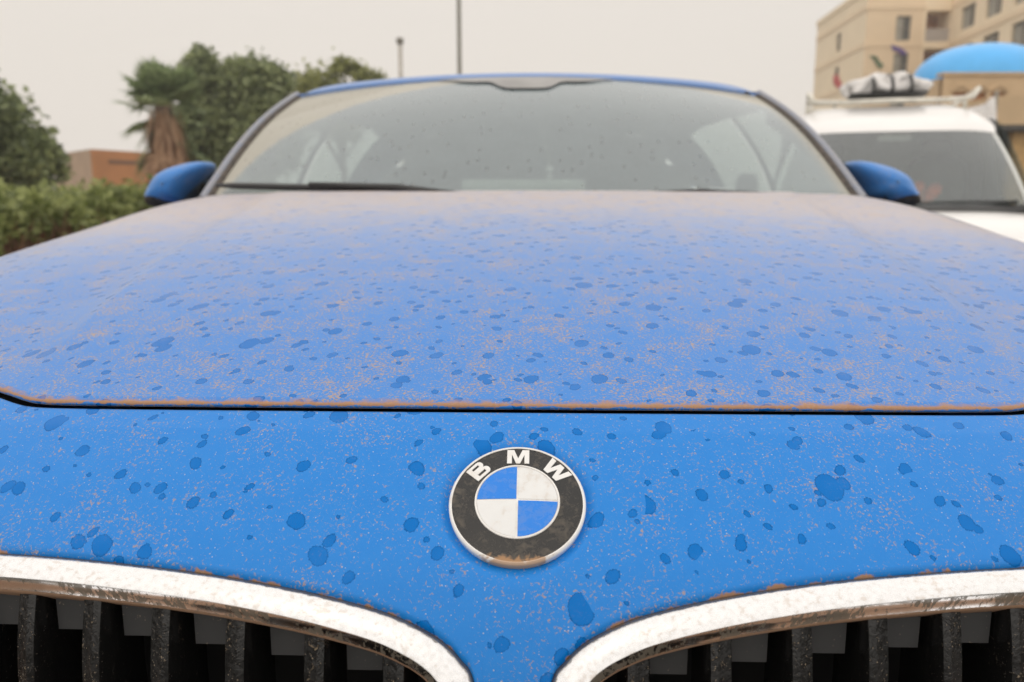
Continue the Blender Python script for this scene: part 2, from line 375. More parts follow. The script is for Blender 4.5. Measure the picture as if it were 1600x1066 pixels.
# ================================================================== THE CAR
CAR = thing('parked_car', 'dust-covered blue car with rain spots, round emblem and chrome-edged twin grilles', 'car', (0, 2.65, 0))
prof = np.array([(0, 0), (-.030, -.0165), (-.074, -.045), (-.109, -.0755), (-.135, -.120), (-.147, -.21), (-.150, -.31), (-.150, -.42), (-.135, -.55), (-.10, -.66), (-.02, -.74)])
sl = np.concatenate([[0], np.cumsum(np.hypot(*np.diff(prof, axis=0).T))])
pY = pch(sl, prof[:, 0]); pZ = pch(sl, prof[:, 1])
zc = pch([.549, .70, .90, 1.14, 1.4, 1.7, 2.0, 2.6], [-.141, -.105, -.073, -.045, -.022, .003, .012, .02])
kx = pch([.5, .56, 1.3, 1.95, 2.6], [.064, .064, .040, .010, .004])
def Yf(X):
    a = abs(X) - .358; a = .5 * (a + np.sqrt(a * a + .014**2))
    return .549 + .25 * X * X + .018 * (1 - np.exp(-a / .10)) + .33 * a
def hoodz(X, Y):
    A = abs(X); xc = .37 + .16 * (Y - .55) / 1.1
    d = A - xc
    valley = -.011 * np.where(d > 0, (d / .05) * np.exp(1 - d / .05), 0) * np.clip((Y - .60) / .25, 0, 1) * np.clip((2.0 - Y) / .5, 0, 1)
    return ZC + zc(Y - .25 * X * X) - kx(Y) * X * X - .04 * (A / .88)**8 + valley
def nose(X, s, lift=0.0):
    X, s = np.broadcast_arrays(np.asarray(X, float), np.asarray(s, float))
    e = 1e-3; k = (Yf(X + e) - Yf(X - e)) / (2 * e); n = 1 / np.sqrt(1 + k**2); nx, ny = k * n, -n
    q = -pY(s)
    return np.stack([X + nx * q, Yf(X) + ny * q, ZC + zc(Yf(X) - .25 * X * X) - kx(Yf(X)) * X * X - .04 * (abs(X) / .88)**8 + pZ(s)], -1)
def nose_n(X, s):
    e = 5e-4
    dx = nose(X + e, s) - nose(X - e, s); ds = nose(X, s + e) - nose(X, s - e)
    n = np.cross(ds, dx); n = n / np.linalg.norm(n, axis=-1, keepdims=True)
    return np.where(n[..., 1:2] > 0, -n, n)

# ---- hood (front lip rolls down into the shut line)
xs = np.concatenate([-np.linspace(.86, .42, 30)[:-1], np.linspace(-.42, .42, 241), np.linspace(.42, .86, 30)[1:]])
def Yr(X): return 1.70 + .25 * (np.minimum(abs(X), .80) / .745)**2
tt = np.linspace(0, 1, 120)**1.5
V = []; UV = []; ED = []
lip = [(.0050, -.0056), (.0022, -.0055), (.0006, -.0046), (.0, -.0034), (.0004, -.0020), (.0016, -.0007)]       # (back, down) from the edge line
for dy, dz in lip:
    y = Yf(xs) + dy; V.append(np.stack([xs, y, hoodz(xs, Yf(xs)) + dz], -1)); UV.append(np.stack([xs, y + dz], -1)); ED.append(np.full(len(xs), dz))
for t_ in tt:
    y0 = Yf(xs) + .0048; y = y0 + (Yr(xs) - y0) * t_
    V.append(np.stack([xs, y, hoodz(xs, y)], -1)); UV.append(np.stack([xs, y], -1)); ED.append(y - y0)
nr = len(V)
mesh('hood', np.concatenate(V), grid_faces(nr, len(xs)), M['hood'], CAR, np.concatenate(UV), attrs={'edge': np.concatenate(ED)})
# dark channel under the shut line
V = [];
for dy, dz in ((-.012, -.014), (.02, -.012), (.05, -.03)):
    V.append(np.stack([xs, Yf(xs) + dy, hoodz(xs, Yf(xs)) + dz - .002], -1))
mesh('shut_line_channel', np.concatenate(V), grid_faces(3, len(xs)), M['void'], CAR)

# ---- kidney outline in (X, s)
half = [(.0205, .187), (.027, .177), (.0350, .169), (.0475, .1612), (.068, .1528), (.1035, .1442), (.140, .138), (.176, .1335), (.214, .1303), (.2525, .128), (.2915, .127),
        (.325, .1275), (.350, .134), (.365, .148), (.372, .17), (.368, .22), (.352, .265), (.320, .295), (.27, .307), (.16, .312), (.075, .306), (.035, .288), (.017, .257), (.0145, .22)]
def closed_spline(P, n):
    P = np.array(P); m = len(P); out = []
    for i in range(m):
        p0, p1, p2, p3 = P[i - 1], P[i], P[(i + 1) % m], P[(i + 2) % m]
        for t in np.linspace(0, 1, n, endpoint=False):
            out.append(.5 * ((2 * p1) + (-p0 + p2) * t + (2 * p0 - 5 * p1 + 4 * p2 - p3) * t * t + (-p0 + 3 * p1 - 3 * p2 + p3) * t**3))
    return np.array(out)
OUT = closed_spline(half, 10)
iL = int(OUT[:, 0].argmin()); iR = int(OUT[:, 0].argmax())
OUT = np.roll(OUT, -iL, axis=0); iR = int(OUT[:, 0].argmax())
topc = OUT[:iR + 1]; botc = np.vstack([OUT[iR:], OUT[:1]])[::-1]
XI, XO = OUT[0, 0], OUT[iR, 0]; SI, SO = OUT[0, 1], OUT[iR, 1]
def s_top(X):
    A = np.abs(X); v = np.interp(A, topc[:, 0], topc[:, 1]); return np.where(A < XI, SI, np.where(A > XO, SO, v))
def s_bot(X):
    A = np.abs(X); v = np.interp(A, botc[:, 0], botc[:, 1]); return np.where(A < XI, SI, np.where(A > XO, SO, v))

# ---- nose panel above the grilles, dished round the emblem
ex0, es0 = 0.001, 0.084
E0 = nose(ex0, es0); EN = nose_n(np.array(ex0), np.array(es0))
xa = np.linspace(XI, .06, 40)
xr = np.unique(np.round(np.concatenate([np.linspace(0, XI, 9), xa, np.linspace(.06, .37, 150), np.linspace(.37, XO, 8), np.linspace(XO + .002, .42, 12), np.linspace(.42, .86, 40)]), 5))
xn = np.concatenate([-xr[::-1][:-1], xr])
# drop samples hidden inside the channel and start with a rolled edge
V = []; UV = []; ED = []
rows = np.concatenate([np.linspace(0, 1, 64), 1 + np.linspace(0, 1, 22)[1:]])
head = [(-.0045, -.0075), (-.0053, -.0035), (-.0062, -.0012)]
for dy, dz in head:
    y = Yf(xn) + dy; V.append(np.stack([xn, y, nose(xn, np.zeros_like(xn))[:, 2] - .0064 + dz], -1)); UV.append(np.stack([xn, np.full(len(xn), -dz + 5)], -1)); ED.append(np.full(len(xn), .05))
s0 = .0078
for r in rows:
    s = s0 + (.124 - s0) * min(r, 1) + (s_top(xn) - .0005 - .124) * max(0, r - 1)
    P = nose(xn, s); N = nose_n(xn, s)
    P = P + N * (-.0030 * np.clip(1 - s / .028, 0, 1))[:, None]
    d = np.sqrt(np.sum((P - E0)**2, -1)); dish = -.0045 * (1 - np.clip((d - .0412) / .0075, 0, 1)**2 * (3 - 2 * np.clip((d - .0412) / .0075, 0, 1)))
    P = P + N * np.where(d < .0488, dish, 0)[:, None]
    inside = (np.abs(xn) > XI + .0005) & (np.abs(xn) < XO)
    # slight roll-over into the grille moulding
    er = (s_top(xn) - s); P = P + N * np.where(inside, -.0035 * np.clip(1 - er / .006, 0, 1)**2, 0)[:, None]
    V.append(P); UV.append(np.stack([xn, s + 5], -1)); ED.append(np.where(inside, er, .05))
nrow = len(V)
mesh('nose_panel', np.concatenate(V), grid_faces(nrow, len(xn), flip=True), M['nose'], CAR, np.concatenate(UV), attrs={'edge': np.concatenate(ED)})

# ---- lower bumper
V = []; UV = []
for r in np.linspace(0, 1, 40):
    s = s_bot(xn) + (sl[-1] - s_bot(xn)) * r
    V.append(nose(xn, s)); UV.append(np.stack([xn, s + 5], -1))
mesh('bumper', np.concatenate(V), grid_faces(40, len(xn), flip=True), M['body'], CAR, np.concatenate(UV))
g = MB()
pw = np.linspace(-.44, .44, 60)
for q_ in (.50, .56, .62):
    g = MB().tube(list(nose(pw, np.full_like(pw, q_)) + nose_n(pw, np.full_like(pw, q_)) * .006), .008, 6); g.build('lower_intake_bar', M['black'], CAR, smooth=True)
pw = np.linspace(-.46, .46, 90)
V = [nose(pw, np.full_like(pw, q)) + nose_n(pw, np.full_like(pw, q)) * .005 for q in np.linspace(.46, .68, 20)]
mesh('lower_intake', np.concatenate(V), grid_faces(20, 90, flip=True), M['void'], CAR)
g = MB().box((-.26, .383, ZC - .61), (.26, .393, ZC - .50)); g.build('plate_holder', M['black'], CAR)

# ---- twin grilles
XSL = {1: [985, 1110, 1235, 1355, 1475, 1590], -1: [630, 510, 388, 270, 158, 48]}
prof_c = [(-.0025, -.012, 0), (-.0012, -.0022, .0), (.0006, .0006, .0), (.004, .0030, 0), (.010, .0048, 0), (.0168, .0058, 0), (.0180, .0056, 0), (.0186, .0048, 0), (.0218, .0005, 0), (.0250, -.0045, 0), (.0262, -.0056, 0), (.0272, -.0074, 0), (.0276, -.030, 0)]
for sgn in (1, -1):
    G = thing('kidney_grille', None, None, (sgn * .19, .45, .80)); G.parent = CAR; G.matrix_parent_inverse = Matrix.Translation((0, -2.65, 0))
    O = OUT.copy(); n = len(O)
    seg = np.hypot(*np.diff(np.vstack([O, O[:1]]), axis=0).T); arc = np.concatenate([[0], np.cumsum(seg)])
    tan = np.roll(O, -1, 0) - np.roll(O, 1, 0); tan /= np.hypot(*tan.T)[:, None]
    inw = np.stack([-tan[:, 1], tan[:, 0]], -1)
    cen = np.array([.19, .22])
    if np.mean(np.sum(inw * (cen - O), 1)) < 0: inw = -inw
    rows_ = []; uvs = []; vv = 0; last = None
    for b, h, _ in prof_c:
        b_ = b * .80
        q = O + inw * b_
        P = nose(sgn * q[:, 0], q[:, 1]); N = nose_n(sgn * q[:, 0], q[:, 1]); P = P + N * h
        if last is not None: vv += math.hypot(b - last[0], h - last[1])
        last = (b, h)
        rows_.append(np.vstack([P, P[:1]])); uvs.append(np.stack([arc + (0 if sgn > 0 else 3), np.full(n + 1, vv)], -1))
    mesh('chrome_frame', np.concatenate(rows_), grid_faces(len(rows_), n + 1, flip=(sgn > 0)), M['chrome'], G, np.concatenate(uvs), auto=28)
    # back plate (duct) and slats
    back = []
    for ss in np.linspace(.10, .33, 8):
        xx = sgn * np.linspace(.0, .39, 12); P = nose(xx, np.full_like(xx, ss)); P[:, 1] += .13; back.append(P)
    mesh('duct', np.concatenate(back), grid_faces(8, 12), M['void'], G)
    xs_s = []
    for px in XSL[sgn]:
        yy = 1000.0; p = atY(px, yy, .455); xs_s.append(p[0])
    xs_s = sorted(abs(x) for x in xs_s); xs_s.append(xs_s[-1] + .042)
    for xq in xs_s:
        # wedge fin: muddy outer-front face, gloss inner face
        zz = np.linspace(0, 1, 15); Vv = []; md = []
        zt = nose(np.array(sgn * xq), s_top(np.array(xq)) + .012)[2] + .004; zb = nose(np.array(sgn * xq), s_bot(np.array(xq)) - .008)[2]
        yf0 = nose(np.array(sgn * xq), np.array(.20))[1] + .016
        for a in zz:
            z = zt + (zb - zt) * a; bow = -.012 * math.sin(math.pi * min(1, a * 1.15)) - .004
            yf = yf0 + .010 + bow + .010 * (1 - a)
            prf = [(-.0045, .055, 0.2), (-.0052, .003, 0.35), (-.0038, 0.0, .6), (.0, -.0012, 1), (.0085, .004, 1), (.0098, .008, 1), (.0082, .055, 0.3)]
            for dx, dy, mm in prf: Vv.append((sgn * (xq + dx), yf + dy, z)); md.append(mm)
        mesh('slat', Vv, grid_faces(15, 7, True, flip=(sgn < 0)) + [tuple(range(7)), tuple(98 + k for k in range(7))], M['slat'], G, attrs={'mud': md}, auto=40)
    gaps = [xs_s[0] - .042] + xs_s
    for xq in gaps[1:-1]:
        zt = nose(np.array(sgn * xq), s_top(np.array(xq + .02)) + .026)[2]; yf0 = nose(np.array(sgn * xq), np.array(.20))[1]
        x0, x1 = sorted((sgn * (xq + .0105), sgn * (xq + .0335)))
        MB().box((x0, yf0 + .042, zt - .030), (x1, yf0 + .048, zt + .012)).build('flap', M['flap'], G)

# ---- emblem
ez = Vector(EN); ex = Vector((1, 0, 0)); ex = (ex - ez * ex.dot(ez)).normalized(); ey = ez.cross(ex)
if ey.z < 0: ey = -ey; ex = ey.cross(ez)
EMB = bpy.data.objects.new('emblem', None); COL.objects.link(EMB); EMB.empty_display_size = .05
EMB.parent = CAR; EMB.matrix_parent_inverse = Matrix.Translation((0, -2.65, 0))
mt = Matrix((ex, ey, ez)).transposed().to_4x4(); mt.translation = Vector(E0) - ez * .0018
EMB.location = mt.translation; EMB.rotation_euler = mt.to_euler()
EMB['label'] = 'round emblem with black letter ring and blue and white quarters'
def dome(r): return .0042 - .0030 * (r / .041)**2
def emesh(name, V, Fc, mat, smooth=True, auto=30): return mesh(name, V, Fc, mat, EMB, smooth=smooth, world=False, auto=auto)
def annulus(name, prof2, mat, n=128, close=False):
    V = []; 
    for r, h in prof2:
        for k in range(n): a = 2 * math.pi * k / n; V.append((r * math.cos(a), r * math.sin(a), h))
    Fc = grid_faces(len(prof2), n, True, flip=True)
    if close: Fc.append(tuple((len(prof2) - 1) * n + k for k in range(n)))
    return emesh(name, V, Fc, mat)
annulus('enamel_disc', [(.0398, -.002)] + [(r, dome(r)) for r in (.0398, .036, .032, .028, .025, .02, .012, .004)], M['en_black'], close=True)
annulus('rim', [(.0412, -.0035), (.0415, -.001), (.0415, .0006), (.0411, .0014), (.0402, dome(.04) + .0007), (.0396, dome(.0396) + .0005), (.0394, dome(.0394) - .001)], M['en_rim'])
annulus('ring', [(.0258, dome(.0258) - .0005), (.0257, dome(.0257) + .0006), (.0252, dome(.0252) + .0009), (.0247, dome(.0247) + .0008), (.0244, dome(.0244) + .0003)], M['en_rim'])
annulus('cross', [(.0246, dome(.0246) + .0002), (.016, dome(.016) + .0002), (.008, dome(.008) + .0002), (.002, dome(.002) + .0002)], M['en_rim'], close=True)
for q in range(4):
    rr = [.0008, .006, .012, .018, .0243]; V = []; na = 16
    for r in rr:
        a0 = math.asin(min(.7, .00055 / r)); a1 = math.pi / 2 - a0
        for k in range(na + 1):
            a = a0 + (a1 - a0) * k / na + q * math.pi / 2; V.append((r * math.cos(a), r * math.sin(a), dome(r) + .0005))
    emesh('quadrant', V, grid_faces(5, na + 1, flip=True), M['en_white'] if q in (0, 2) else M['en_blue'], smooth=True)
def letter(polys, ang, w, h=.0110, r=.0326):
    V = []; Fc = []
    def place(x, y, up):
        x = (x - w / 2) * h; y = (y - .5) * h
        # bend along the ring
        rr = r + y; a = math.pi / 2 - ang; px, py = r * math.cos(a), r * math.sin(a)
        tx, ty = math.sin(a), -math.cos(a)
        X_, Y_ = px + tx * x + math.cos(a) * y, py + ty * x + math.sin(a) * y
        return (X_, Y_, dome(math.hypot(X_, Y_)) + up)
    for p in polys:
        n = len(p); b = len(V); V += [place(x, y, .0006) for x, y in p] + [place(x, y, -.0004) for x, y in p]
        Fc.append(tuple(range(b, b + n)))
        for k in range(n): Fc.append((b + k, b + n + k, b + n + (k + 1) % n, b + (k + 1) % n))
    o = emesh('letter', V, Fc, M['en_letter'], smooth=False); o['label'] = 'raised silver letter on black ring'
    bm = bmesh.new(); bm.from_mesh(o.data); bmesh.ops.recalc_face_normals(bm, faces=bm.faces); bm.to_mesh(o.data); bm.free()
letter([[(0, 0), (.27, 0), (.27, .66), (.52, 0), (.74, 0), (.99, .66), (.99, 0), (1.26, 0), (1.26, 1), (.87, 1), (.63, .36), (.39, 1), (0, 1)]], 0.0, 1.26)
letter([[(0, 1), (.31, 1), (.46, .36), (.64, 1), (.96, 1), (1.14, .36), (1.29, 1), (1.60, 1), (1.31, 0), (.99, 0), (.80, .62), (.61, 0), (.29, 0)]], R_(46.5), 1.6)
def bowl(y0, y1, xr_, th):
    yo = (y0 + y1) / 2; ho = (y1 - y0) / 2; polys = []; po = []; pi_ = []
    thv = th * .62
    for k in range(13):
        a = math.pi / 2 - math.pi * k / 12
        po.append((xr_ - ho * .9 + ho * .9 * math.cos(a), yo + ho * math.sin(a))); pi_.append((xr_ - ho * .9 + (ho * .9 - th) * math.cos(a), yo + (ho - thv) * math.sin(a)))
    po = [(.29, y1)] + po + [(.29, y0)]; pi_ = [(.29, y1 - thv)] + pi_ + [(.29, y0 + thv)]
    return [[po[k], po[k + 1], pi_[k + 1], pi_[k]] for k in range(len(po) - 1)]
def bowl2():
    return bowl(.515, 1.0, 1.03, .27) + bowl(0, .513, 1.10, .28)
letter([[(0, 0), (.289, 0), (.289, 1), (0, 1)]] + bowl2(), R_(-47.5), 1.13)

# ---- windshield, header, pillars
def wsP(X01, v):
    """X01 in -1..1 across, v 0..1 up"""
    hw = .742 + (.612 - .742) * v - .02 * np.sin(np.pi * v) * 0
    cx = -.005 * (1 - v) - .018 * v
    yb = 1.705 + .245 * X01**2; yt = 2.21 + .14 * X01**2
    zb = 1.100 + (1.108 - 1.100) * X01**2; zt = 1.409 - .028 * X01**2
    vv = v
    return np.stack([cx + X01 * hw, yb + (yt - yb) * vv, zb + (zt - zb) * vv + .030 * np.sin(np.pi * vv) ], -1)
nu, nv = 61, 31
V = []; UV = []; ED = []
for v in np.linspace(0, 1, nv):
    q = np.linspace(-1, 1, nu); P = wsP(q, np.full(nu, v)); V.append(P); UV.append(np.stack([P[:, 0], np.full(nu, v * .6)], -1))
    ED.append(np.minimum((1 - abs(q)) * .68, np.minimum((1 - v) * .7, 1)))
WS = mesh('windshield', np.concatenate(V), grid_faces(nv, nu), M['ws'], CAR, np.concatenate(UV), attrs={'edge': np.concatenate(ED)})
# black camera panel and frit behind the glass, at the top centre
M['frit'] = simple('grey-brown glass frit', (0.35, 0.345, 0.34), 0.6)
V = []; lowv = lambda x: 0.965 - .06 * math.exp(-(x / .18)**8) - .10 * math.exp(-(x / .075)**6)
qs = np.linspace(-.36, .36, 61); Vt = wsP(qs, np.full(61, .975)); Vb = wsP(qs, np.array([lowv(x * .62) for x in qs]) - .001)
for P in (Vt, Vb): P[:, 2] += .004; P[:, 1] -= .003; V.append(P)
mesh('frit_band', np.concatenate(V), grid_faces(2, 61), M['frit'], WS)
vg = np.linspace(-.02, 1.0, 24)
for sgn in (-1, 1):
    # rubber gasket then painted pillar
    def strip(a0, a1, lifts, name, mat, parent):
        rowsP = []
        for a, l in lifts:
            e = wsP(np.full(24, float(sgn)), vg); e2 = e.copy()
            out_ = np.array([sgn, .25, -.10]); out_ = out_ / np.linalg.norm(out_)
            e2 = e + out_ * a + np.array([0, -.35, 1]) / 1.06 * l
            rowsP.append(e2)
        mesh(name, np.concatenate(rowsP), grid_faces(len(lifts), 24, flip=(sgn < 0)), mat, parent)
    strip(0, 0, [(-.006, -.012), (-.006, .002), (-.002, .006), (.006, .007), (.014, .004)], 'gasket', M['rubber'], CAR)
    strip(0, 0, [(.008, -.01), (.009, .005), (.013, .011), (.021, .013), (.030, .008), (.040, -.008), (.048, -.040), (.050, -.075)], 'front_pillar', M['pillar'], CAR)
# roof skin
V = []; nyr = 40; q = np.linspace(-1, 1, 61)
yr0 = 2.21 + .14 * q**2; hw0 = .612; 
roofc = pch([0, .03, .12, .35, .8, 1.3, 1.8], [0, .009, .020, .038, .054, .043, -.005])
roofw = pch([0, .03, .2, .9, 1.8], [.645, .665, .69, .69, .60])
V.append(np.stack([-.018 + q * .64, yr0 - .004, 1.409 - .028 * q**2 - .012], -1)); V.append(np.stack([-.018 + q * .645, yr0 - .010, 1.409 - .028 * q**2 - .002], -1))
for a in np.concatenate([np.linspace(0, .12, 10), np.linspace(.16, 1.75, 30)]):
    z = 1.409 + .004 + float(roofc(a)) - (.028 + .012 * min(1, a / .5)) * q**2 - .05 * abs(q)**14
    V.append(np.stack([-.018 * max(0, 1 - a) + q * float(roofw(a)), yr0 * max(0, 1 - a / 1.75) + (2.30) * min(1, a / 1.75) + a - .004, z], -1))
M['roofpaint'] = dusty_paint('dusty blue paint roof', 0.55, 0.6, False, coords='obj', sheen=0.3, veil=(0.26, 0.34, 0.50))
mesh('roof', np.concatenate(V), grid_faces(len(V), 61), M['roofpaint'], CAR)
roof_end_y = 2.30 + 1.75; roof_end_z = 1.413 + float(roofc(1.75))
# cowl panel under the glass
qq = np.linspace(-1, 1, 41); V = [wsP(qq, np.full(41, .03)) + np.array([0, -.004, -.004]), wsP(qq, np.full(41, 0.)) + np.array([0, -.05, -.02]), wsP(qq, np.full(41, 0.)) + np.array([0, -.16, -.06])]
mesh('cowl', np.concatenate(V), grid_faces(3, 41), M['rubber'], CAR)
# wipers
def wiper(q0, q1, v0, v1, arm):
    g = MB(); pts = [wsP(np.array(q0 + (q1 - q0) * a), np.array(v0 + (v1 - v0) * a)) + np.array([0, -.012, .012]) for a in np.linspace(0, 1, 10)]
    g.tube(pts, [.004] + [.0075] * 8 + [.004], 6)
    o = g.build('wiper', M['black'], CAR, smooth=True)
    b = wsP(np.array(arm), np.array(0.0)) + np.array([0, -.05, .004])
    MB().tube([b, (b + pts[5]) / 2 + np.array([0, -.006, .012]), pts[5] + np.array([0, -.004, .006])], [.010, .008, .006], 6).build('wiper_arm', M['black'], o, smooth=True)
wiper(-.985, -.36, .042, .032, -.10)
wiper(-.28, .62, -.012, -.02, .72)

# ---- door mirrors
def mirror(sgn, pts, Y, name='door_mirror'):
    P = np.array([atY(px, py, Y) for px, py in pts]); P = closed_spline(P[:, [0, 2]], 14); c = P.mean(0)
    n = len(P); V = []; lo, hi = P[:, 1].min(), P[:, 1].max()
    MR = [(.90, .085), (.99, .07), (1.0, .05), (.99, .02)] + [(.99 * math.cos(a)**.8, .02 - .10 * math.sin(a)) for a in np.linspace(.1, 1.5, 26)] + [(.03, -.08)]
    for k, (sc_, dy) in enumerate(MR):
        q = c + (P - c) * sc_
        # outer end sweeps back
        V.append(np.stack([q[:, 0], np.full(n, Y + dy) + .25 * np.maximum(0, sgn * (q[:, 0] - c[0])), q[:, 1]], -1))
    V = np.concatenate(V); Fc = grid_faces(len(MR), n, True, flip=True); Fc.append(tuple((len(MR) - 1) * n + k for k in range(n)))
    zcut = lo + (hi - lo) * .20
    up = []; dn = []
    for f in Fc:
        cc = V[list(f)].mean(0); cut = zcut + np.interp(sgn * (cc[0] - c[0]), [-.02, .035], [-.016, .008])
        (up if cc[2] > cut else dn).append(f)
    sh = mesh(name, V, up, M['mirrorpaint'], CAR)
    mesh('lower_trim', V, dn, M['rubber'], sh)
    gl = [(c[0] + (p[0] - c[0]) * .9, Y + .083 + .25 * max(0, sgn * ((p[0] - c[0]) * .9)), c[1] + (p[1] - c[1]) * .9) for p in P]
    mesh('mirror_glass', gl, [tuple(range(n))], M['rimchrome'], sh, smooth=False)
    xi = c[0] - sgn * .04
    MB().tube([(xi, Y + .03, lo + .035), (xi - sgn * .05, Y + .05, lo + .02), (c[0] - sgn * .18, Y + .10, lo + .005)], [.034, .03, .03], 8).build('mirror_stalk', M['black'], sh, smooth=True)
mirror(-1, [(222, 318), (232, 290), (252, 268), (285, 256), (312, 252), (321, 260), (312, 280), (296, 305), (285, 318), (250, 326)], 2.10)
mirror(1, [(1443, 320), (1434, 295), (1418, 274), (1388, 260), (1350, 251), (1335, 254), (1333, 266), (1345, 290), (1358, 312), (1400, 324)], 2.10)

# ---- body sides, glasshouse, rear
wheels_y = (1.27, 4.08); WR = .36
for sgn in (-1, 1):
    ys = np.linspace(1.0, 4.95, 150); rowsn = 34
    topX = np.interp(ys, [1.0, 2.0, 4.4, 4.95], [.86, .868, .868, .78]); 
    topZ = np.where(ys < 1.95, hoodz(np.full_like(ys, .86), np.minimum(ys, 1.95)), np.interp(ys, [1.95, 2.3, 4.2, 4.95], [float(hoodz(.86, 1.95)), 1.075, 1.14, 1.06]))
    Vs = []
    for r in np.linspace(0, 1, rowsn):
        z = topZ + (.30 - topZ) * r
        x = topX + (.055 * np.sin(np.pi * min(1, r * 1.15))**.6 if r > 0 else 0) * np.interp(ys, [1.0, 1.3, 4.6, 4.95], [.7, 1, 1, .8])
        Vs.append(np.stack([sgn * x, ys, z], -1))
    Vs = np.concatenate(Vs); Fc = []
    for f in grid_faces(rowsn, 150, flip=(sgn > 0)):
        c = Vs[list(f)].mean(0)
        if all(math.hypot(c[1] - wy, c[2] - .36) > .405 for wy in wheels_y): Fc.append(f)
    body = mesh('side_panel', Vs, Fc, M['body'], CAR)
    # front corner between the wrapped nose and the wing
    sN = np.linspace(0, sl[-1], 200); Pn = nose(np.full(200, sgn * .86), sN); col0 = Vs.reshape(rowsn, 150, 3)[:, 0]
    Vc = []
    for p0 in col0:
        k = int(np.argmin(abs(Pn[:, 2] - p0[2]))); q0 = Pn[k].copy(); q0[2] = p0[2]
        for u in np.linspace(0, 1, 6): w = q0 + (p0 - q0) * u; w[0] += sgn * .012 * math.sin(math.pi * u); Vc.append(w)
    mesh('wing_corner', Vc, grid_faces(rowsn, 6, flip=(sgn > 0)), M['body'], CAR)
    for wy in wheels_y:
        V = []
        for k in range(25):
            a = math.pi * (k / 24) * 1.08 - .04 * math.pi
            for rr, xx in ((.41, .905), (.41, .932), (.375, .925), (.372, .70)): V.append((sgn * xx, wy + rr * math.cos(a), .36 + rr * math.sin(a)))
        mesh('wheel_arch', V, grid_faces(25, 4), M['rubber'], body)
    MB().box((min(sgn * .86, sgn * .925), 1.70, .22), (max(sgn * .86, sgn * .925), 3.66, .34)).build('sill', M['rubber'], body)
    for dy0, dy1 in ((2.02, 3.0), (3.02, 3.86)):
        MB().tube([(sgn * .925, dy1 - .22, .90), (sgn * .945, dy1 - .16, .90), (sgn * .945, dy1 - .08, .90), (sgn * .925, dy1 - .03, .90)], .012, 6).build('door_handle', M['mirrorpaint'], body, smooth=True)
    # glasshouse: side glass panes between belt and roof rail
    def belt(y): return np.array([sgn * .855, y, float(np.interp(y, [1.9, 2.3, 4.2], [1.095, 1.085, 1.145]))])
    def rail(y):
        return np.array([sgn * float(np.interp(y, [2.0, 2.05, 2.2, 2.35, 2.5, 3.0, 3.8, 4.2], [.765, .745, .695, .650, .655, .675, .65, .59])), y, float(np.interp(y, [2.0, 2.05, 2.2, 2.35, 2.5, 3.1, 3.6, 4.0], [1.13, 1.155, 1.262, 1.335, 1.375, 1.40, 1.375, 1.31]))])
    def pane(y0a, y1a, y0b, y1b, name, mat, inset=0.0):
        V = []
        for v in np.linspace(0, 1, 5):
            for u in np.linspace(0, 1, 9):
                a = belt(y0a + (y1a - y0a) * u); b = rail(y0b + (y1b - y0b) * u); p = a + (b - a) * v; p[0] += sgn * (.02 * math.sin(math.pi * v) - inset); V.append(p)
        mesh(name, V, grid_faces(5, 9, flip=(sgn > 0)), mat, body)
    pane(2.02, 2.98, 2.16, 2.98, 'door_glass', M['sideglass'])
    pane(3.07, 3.80, 3.06, 3.66, 'door_glass', M['sideglass'])
    pane(2.98, 3.07, 2.98, 3.06, 'centre_pillar', M['black'], -.004)
    pane(3.80, 4.72, 3.66, 4.14, 'rear_pillar', M['body'])
    # roof rail
    MB().tube([rail(y) + np.array([0, 0, .004]) for y in (2.05, 2.2, 2.35, 2.5, 2.7, 3.1, 3.5, 3.8, 4.05)], .016, 8).build('roof_rail', M['black'], body, smooth=True)
# rear glass, hatch
V = []
for v in np.linspace(0, 1, 8):
    for u in np.linspace(-1, 1, 13): V.append((u * (.60 + .16 * v), roof_end_y + .62 * v + .06 * (1 - u * u), roof_end_z - .06 * u * u * (1 - v) + (1.06 - roof_end_z) * v + .03 * math.sin(math.pi * v)))
mesh('rear_glass', V, grid_faces(8, 13), M['rearglass'], CAR)
V = []
for v in np.linspace(0, 1, 8):
    for u in np.linspace(-1, 1, 13): V.append((u * (.77 + .06 * math.sin(v * 3)), roof_end_y + .63 + .28 * math.sin(min(1, v * 1.6) * math.pi / 2) + .06 * (1 - u * u), 1.055 - .72 * v))
mesh('tailgate', V, grid_faces(8, 13), M['body'], CAR)
# wheels
for wy in wheels_y:
    for sgn in (-1, 1):
        def lathe(prf, n=40):
            V = []
            for x, r in prf:
                for k in range(n): a = 2 * math.pi * k / n; V.append((sgn * x, wy + r * math.cos(a), .36 + r * math.sin(a)))
            return V, grid_faces(len(prf), n, True, flip=(sgn < 0))
        V, Fc = lathe([(.70, .24), (.69, .33), (.71, .355), (.80, .36), (.89, .355), (.91, .33), (.905, .25), (.87, .24)])
        wh = mesh('wheel', V, Fc, M['rubber'], CAR)
        g = MB()
        for k in range(10):
            a = 2 * math.pi * k / 10; g.tube([(sgn * .875, wy + .05 * math.cos(a), .36 + .05 * math.sin(a)), (sgn * .885, wy + .235 * math.cos(a), .36 + .235 * math.sin(a))], [.022, .016], 6)
        V, Fc = lathe([(.80, .235), (.89, .24), (.895, .225), (.86, .215)]); g.add(V, Fc)
        V, Fc = lathe([(.87, .001), (.895, .03), (.88, .065), (.82, .07)]); g.add(V, Fc)
        g.build('rim', simple('alloy', (.45, .45, .46), .35, .8) if 'alloy' not in M else M['alloy'], wh, smooth=True, auto=40)
